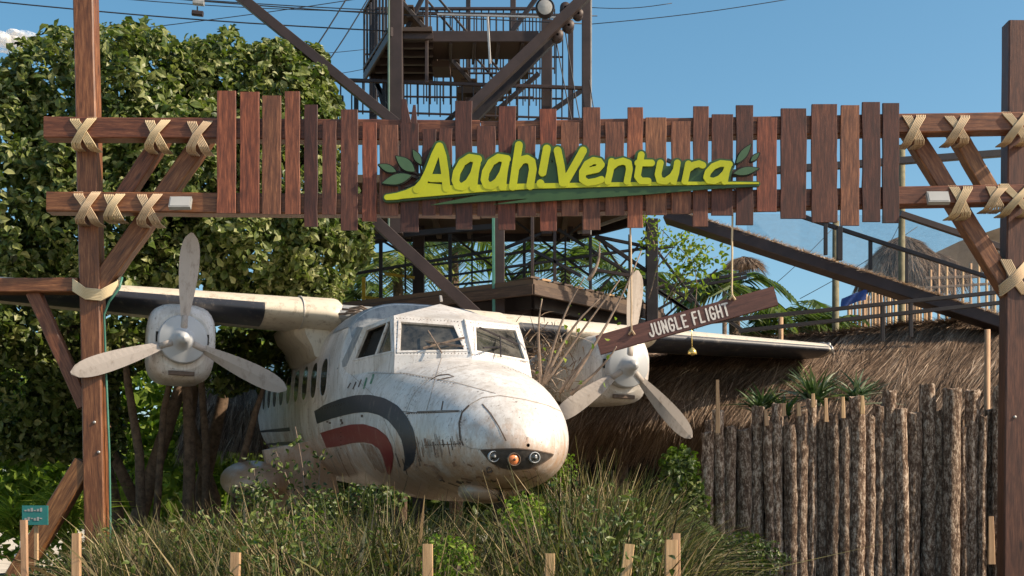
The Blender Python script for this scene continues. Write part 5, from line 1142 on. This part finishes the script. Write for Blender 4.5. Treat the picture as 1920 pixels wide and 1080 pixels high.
# spiky plants above the palisade
def yucca(px, py, Y, n, L, lab, tm=.5):
    c = P(px, py, Y); t = thing('spiky_plant', lab, 'yucca', (c.x, c.y, 0), 'spiky plants above the palisade'); m = MB(); m.tube([(c.x, c.y, 0), c], [.06, .05], 8); m.build('trunk', M_BARK, t)
    a = RNG.uniform(0, 2 * math.pi, n); d = unit(np.stack([np.cos(a), np.sin(a), RNG.uniform(.1, 1.9, n)], 1)); base = np.array([[c.x, c.y, c.z]]) + RNG.normal(0, .04, (n, 3))
    blade_mesh('crown', base, d, RNG.uniform(L * .6, L, n), RNG.uniform(.03, .05, n), RNG.uniform(.05, .35, n), np.clip(RNG.normal(tm, .3, n), 0, 1), M_YUCCA, t, 4)
yucca(1425, 768, 15.5, 80, .42, 'spiky green plant leftmost of the three above the log palisade', .4); yucca(1530, 750, 15.5, 100, .58, 'tallest spiky plant above the log palisade', .6); yucca(1610, 750, 15.6, 60, .46, 'spiky plant right of the tallest one above the palisade', .6); yucca(1470, 775, 15.5, 50, .4, 'low spiky plant squeezed between its two neighbours above the palisade', .5)

# ------------------------------------------------------------------ grass and low plants on the bank
TOPX = [0, 120, 168, 205, 330, 450, 560, 640, 700, 760, 850, 930, 985, 1040, 1080, 1130, 1180, 1230, 1260, 1320, 1400, 1600, 1920]
TOPY = [1065, 1050, 1000, 962, 942, 925, 912, 902, 900, 912, 932, 950, 935, 880, 850, 865, 880, 925, 985, 1030, 1040, 1090, 1110]
def grass(name, label, ncl, yr, xr, per, wd, hmul, tm, ts, seg=3, lim=0, lean=.32):
    bs, dr, ln, wd_, bd, ti = [], [], [], [], [], []
    cy = RNG.uniform(*yr, ncl); cpx = RNG.uniform(*xr, ncl); cx = (cpx - HX) / F * cy
    for x, y, px in zip(cx, cy, cpx):
        g0 = float(gh(x, y)); ty = np.interp(px, TOPX, TOPY) + lim; zmax = EYE + (HY - ty) / F * y; h = (zmax - g0) * random.uniform(.6, 1.05) * hmul
        if h < .12: continue
        h = min(h, 1.7); k = per; r_ = RNG.uniform(0, .13, k); a = RNG.uniform(0, 2 * math.pi, k)
        lean_ = lean * (1 + 2.2 * (RNG.random(k) < .22)); b = np.stack([x + r_ * np.cos(a), y + r_ * np.sin(a), np.full(k, g0 - .02)], 1); d = unit(np.stack([np.cos(a) * RNG.uniform(0, 1, k) * lean_ + RNG.normal(0, .1, k), np.sin(a) * RNG.uniform(0, 1, k) * lean_, np.ones(k)], 1))
        t = RNG.normal(tm, ts) + RNG.normal(0, .22, k)
        bs.append(b); dr.append(d); ln.append(h * RNG.uniform(.55, 1.1, k)); wd_.append(wd * np.exp(RNG.normal(0, .45, k))); bd.append(RNG.uniform(.02, .7, k)); ti.append(np.clip(t, 0, 1))
    return tag(blade_mesh(name, np.concatenate(bs), np.concatenate(dr), np.concatenate(ln), np.concatenate(wd_), np.concatenate(bd), np.concatenate(ti), M_GRASS, None, seg), label, kind='stuff')
grass('tall_grass', 'tall rank grass growing round the aircraft', 1000, (8.2, 12.3), (-60, 1290), 34, .013, 1.0, .40, .24)
grass('front_grass', 'lower grass in front of the aircraft', 700, (6.3, 8.4), (-80, 1300), 30, .011, .9, .45, .2, lim=55)
grass('side_grass', 'tufted grass beside the nose in the sun', 260, (10.5, 12.6), (1040, 1215), 34, .012, 1.05, .6, .18)
grass('shade_grass', 'reddish dry grass under the left engine', 420, (9.5, 13.5), (210, 700), 22, .016, 1.0, .74, .26, lim=-15, lean=.9)
grass('low_growth', 'low plants at the foot of the palisade', 420, (11.0, 14.2), (1230, 1900), 30, .02, .9, .3, .15, lim=0)
grass('reed_leaves', 'broad arching half-dry leaves mixed through the grass', 300, (8.0, 12.0), (150, 1270), 12, .034, 1.0, .62, .26, seg=5, lean=.9)
grass('dead_stalks', 'pale dead stalks poking out of the grass', 260, (7.6, 12.0), (150, 1280), 6, .009, 1.1, .92, .1, lean=.6)
nw = 13000; wy = RNG.uniform(7.4, 12.2, nw); wp = RNG.uniform(-20, 1290, nw); wx = (wp - HX) / F * wy; wg = gh(wx, wy); wt = EYE + (HY - np.interp(wp, TOPX, TOPY) - 14) / F * wy
patch = np.sin(wx * 2.7 + 1.3 * np.sin(wy * 2.1)) + np.sin(wx * 6.1 + wy * 3.7) * .6; wh = np.clip(wt - wg, .05, 1.3) * np.clip(.55 + .35 * patch, .15, 1.0); wz = wg + wh * RNG.random(nw) ** .7
tag(leaves_mesh('leafy_weeds', np.stack([wx, wy, wz], 1), unit(RNG.normal(size=(nw, 3)) + np.array([[0, -.3, .6]])), RNG.uniform(.025, .075, nw), np.clip(.38 + .16 * patch + RNG.normal(0, .15, nw), 0, 1), M_LEAF, None, .5), 'patchy leafy weeds tangled into the grass', kind='stuff')
def bush(px, py, Y, rx, rz, n, size, lab, mat=M_LEAF, tm=.45, name='leafy_shrub', asp=None):
    c = P(px, py, Y); k = Y / F; g0 = float(gh(c.x, Y)); t = thing(name, lab, 'shrub', (c.x, c.y, g0), 'shrubs in the grass')
    for j in range(4):
        m = MB(); m.tube([(c.x + random.uniform(-.05, .05), c.y, g0), (c.x + random.uniform(-.5, .5) * rx * k, c.y, c.z)], [.012, .006], 6); m.build('stem', M_TWIG, t)
    p, nn = blob_leaves([(c.x, c.y, c.z, rx * k, rx * k * .8, rz * k)], n, .3); leaves_mesh('foliage', p, unit(nn + RNG.normal(0, .8, p.shape)), RNG.uniform(size * .6, size * 1.3, len(p)), np.clip(RNG.normal(tm, .2, len(p)), 0, 1), mat, t)
bush(480, 930, 11.6, 50, 30, 200, .05, 'dark fine-leaved shrub in front of the wheel fairing'); bush(700, 935, 10.9, 65, 28, 420, .05, 'dark shrub under the red and navy stripes'); bush(600, 955, 10.8, 60, 40, 420, .045, 'dark shrub under the windows left of the stripes')
bush(985, 985, 9.6, 50, 60, 420, .045, 'yellow-green flowering shrub straight below the aircraft nose', M_LIGHTLEAF, .45); bush(840, 1060, 8.2, 60, 60, 380, .04, 'yellowish low shrub by the middle stake', M_LIGHTLEAF, .35); bush(580, 1010, 9.5, 60, 60, 260, .04, 'light green shrub in the shaded grass', M_LIGHTLEAF, .2)
bush(1385, 1050, 12.8, 90, 50, 1500, .05, 'dark leafy shrub at the foot of the palisade', M_LEAF, .35); bush(1280, 960, 14.5, 50, 110, 1300, .08, 'leafy shrub between the hut and the palisade', M_LEAF, .45); bush(1275, 880, 15.5, 38, 45, 600, .07, 'bright green shrub under the hut eave', M_LIGHTLEAF, .2)
bush(110, 1085, 10.5, 60, 40, 500, .05, 'dark shrub by the leaning timber prop', M_LEAF, .3); bush(1045, 880, 11.9, 40, 40, 500, .035, 'small yellow-green shrub touching the right of the nose', M_LIGHTLEAF, .3)
palm('fan_palm', 'small palm with arching fronds right of the nose under the hut', 1262, 990, 13.5, 12, .8, .1, 77, .35, None)
twiggy('spindly_plant', 'spindly dark plant with whorled leaves in front of the rear fuselage', 'plant', [(P(560, 1000, 12.2), P(520, 845, 12.2), 0), (P(565, 1000, 12.2), P(560, 800, 12.2), 0), (P(570, 1000, 12.2), P(610, 850, 12.2), 0), (P(500, 1000, 12.2), P(470, 880, 12.2), 0)], 170, .06, M_LEAF, None, .010, leaf_spread=.07, tm=.45)

# trunks under the left tree and stakes
for (x0, y0, x1, y1, Y, r_, lab) in ((268, 960, 240, 720, 16.2, .07, 'leaning forked trunk in the shade left of the engine'), (285, 820, 320, 710, 16.2, .05, 'thin sunlit branch forking under the left engine'), (350, 960, 350, 700, 16.4, .09, 'straight dark trunk directly under the left engine'), (420, 950, 480, 770, 16.6, .06, 'thin trunk leaning towards the cabin windows'), (385, 950, 375, 690, 16.9, .06, 'dark sapling trunk beside the small thatched roof')):
    a = P(x0, y0, Y); b = P(x1, y1, Y); m = MB(); m.tube([(a.x, a.y, float(gh(a.x, a.y))), a.lerp(b, .45) + Vector((.04, 0, 0)), b, b + (b - a) * .3], [r_, r_ * .85, r_ * .7, r_ * .4], 9); tag(m.build('tree_trunk', M_BARK), lab, 'trunk')
for (x, w, y, Y, tl, lab) in ((143, 15, 1000, 8.0, 0, 'pale square stake beside the left gate post'), (442, 18, 1036, 7.6, -2, 'pale stake in the shaded grass left of the aircraft'), (802, 20, 1020, 7.6, 0, 'clean pale stake at the bottom below the stripes'), (1031, 18, 1038, 7.6, 1, 'weathered stake below the aircraft nose'),
                            (1180, 19, 1020, 7.6, -9, 'leaning weathered stake right of the nose'), (1258, 22, 1012, 7.6, 0, 'thicker brown stake of the doubled pair'), (1268, 15, 1000, 7.75, 0, 'taller slim stake behind its thicker neighbour'), (45, 12, 975, 9.0, 1, 'small stake in front of the teal board')):
    p = P(x, y, Y); q = P(x + tl, y + 80, Y); q2 = p + (q - p) * ((p.z) / (p.z - q.z)); m = MB(); m.beam(q2, p, w * Y / F, w * Y / F * .8, seg=4, jit=.0025, ch=.004); tag(m.build('stake', M_PALE), lab, 'stake', 'stakes along the planting bed')
# teal board
c = P(66, 966, 12.5); t = thing('teal_board', 'small teal board half hidden by plants at the left edge', 'sign', (c.x, c.y, 0)); m = MB(); m.box(c, .25, .02, .19); m.build('panel', M_TEAL, t)
m = MB(); [m.box(c + Vector((-.09 + .03 * k_, -.012, .045 - .085 * r__ + .004 * (k_ % 3))), .02, .004, .012 + .012 * ((k_ * 7 + r__) % 3)) for k_ in range(6) for r__ in range(2)]; m.build('faded_print', M_GREY, t)['kind'] = 'stuff'; m = MB(); m.beam((c.x, c.y + .03, 0), c + Vector((0, .03, .05)), .04, .03); m.build('leg', M_PALE, t)
# brass bell lamp under the right wing
m = MB(); c = P(1298, 662, 16.2); m.lathe(c + Vector((0, 0, .07)), (0, 0, -1), [(0, .01), (.015, .03), (.045, .052), (.08, .06), (.09, .05), (.10, .0)], 16); m.tube([c + Vector((0, 0, .06)), c + Vector((0, 0.1, .45))], .006, 5); tag(m.build('pendant_lamp', M_GOLD), 'small brass pendant lamp under the right wing', 'lamp')

# ------------------------------------------------------------------ overhead cables and their clamp boxes
M_WIRE = plain('cable_black', (.02, .02, .025), .6)
for k, (x0, y0, x1, y1, Y, r_, lab) in enumerate([(-40, 0, 760, 60, 20, .011, 'upper cable crossing behind the left post'), (160, -16, 1100, 45, 20, .010, 'second cable passing over the tree crown'), (370, 0, 1120, 30, 21, .009, 'cable leaving the hanging clamp boxes'), (250, 55, 900, -40, 24, .008, 'faint cable rising to the right above the tree'),
    (660, -20, 540, 160, 19, .011, 'steep stay cable left of the tower cage'), (700, -20, 590, 150, 19, .010, 'steep stay cable nearest the tower cage'), (1040, 60, 1075, 240, 19.5, .009, 'thin stay wire between the right tower posts'), (1060, 60, 1090, 240, 19.5, .009, 'second stay wire between the right tower posts'), (1105, 150, 1120, 240, 19.7, .008, 'short stay wire outside the last tower post'),
    (1100, 46, 1500, -5, 24, .008, 'faint cable leaving the tower to the upper right'), (1500, 560, 1720, 425, 22, .006, 'thin guy wire rising past the stockade'), (1290, 430, 1180, 520, 21, .005, 'faint slanting wire behind the vine'), (160, -8, 700, 22, 22, .008, 'thin cable just below the top edge beside the clamp boxes'), (480, 100, 690, 92, 24, .006, 'faint level cable touching the tower cage from the left'), (560, 140, 690, 128, 24, .006, 'lower faint cable reaching the tower cage'), (1105, 14, 1260, 6, 23, .007, 'short cable end right of the last tower post'), (1420, 560, 1560, 430, 24, .006, 'thin guy wire left of the pale pole'), (1640, 500, 1692, 410, 24, .006, 'thin guy wire leading to the mossy pole'), (1240, 430, 1420, 600, 22, .007, 'dark wire slanting down behind the hanging board'), (640, 480, 925, 440, 22, .008, 'dark wire crossing the palms left of the green pipe')]):
    a, b = P(x0, y0, Y), P(x1, y1, Y); m = MB(); m.tube([a.lerp(b, i / 8) - Vector((0, 0, .05 * math.sin(math.pi * i / 8))) for i in range(9)], r_, 5); tag(m.build('overhead_cable', M_WIRE), lab, 'cable', 'cables strung across the sky')
for (x, y, lab) in ((372, 4, 'upper of two grey clamp boxes hanging on the cables'), (370, 24, 'lower dark clamp box hanging on the cables')):
    c = P(x, y, 20); t = thing('clamp_box', lab, 'clamp', c, 'clamp boxes on the cables'); m = MB(); m.beam(c - Vector((.08, 0, 0)), c + Vector((.09, 0, -.02)), .08, .08, ch=.02); m.build('casing', M_GREY if y < 10 else M_STEEL2, t); m = MB(); m.beam(c + Vector((0, 0, .04)), c + Vector((0, 0, .10)), .02, .02); m.build('hanger', M_WIRE, t)

# ------------------------------------------------------------------ distant cloud
mc, n_, l_, b_ = new_mat('cloud_vapour'); b_.inputs['Base Color'].default_value = (.80, .80, .80, 1); b_.inputs['Roughness'].default_value = 1; b_.inputs['Specular IOR Level'].default_value = 0
tr_ = n_.new('ShaderNodeBsdfTransparent'); mx_ = n_.new('ShaderNodeMixShader'); tc_ = n_.new('ShaderNodeTexCoord'); ns_ = noise(n_, l_, tc_.outputs['Object'], .09, 8, .75)
rp_ = ramp(n_, [(.42, (0, 0, 0)), (.66, (.75, .75, .75))]); l_.new(ns_.outputs[0], rp_.inputs[0]); l_.new(rp_.outputs[0], mx_.inputs[0]); l_.new(tr_.outputs[0], mx_.inputs[1]); l_.new(b_.outputs[0], mx_.inputs[2]); l_.new(mx_.outputs[0], n_['Material Output'].inputs[0])
m = MB()
for (px, py, rx, rz) in ((50, 76, 32, 14), (20, 84, 36, 13), (-12, 78, 34, 16), (-60, 86, 50, 19), (78, 84, 24, 8), (95, 88, 16, 4), (34, 70, 18, 8), (5, 74, 22, 10), (62, 82, 28, 9)):
    c = P(px, py, 900 + px * .2); k = 900 / F; m.ball(c, rx * k, 14, rz * k, 20, 12)
tag(m.build('cloud', mc), kind='structure')
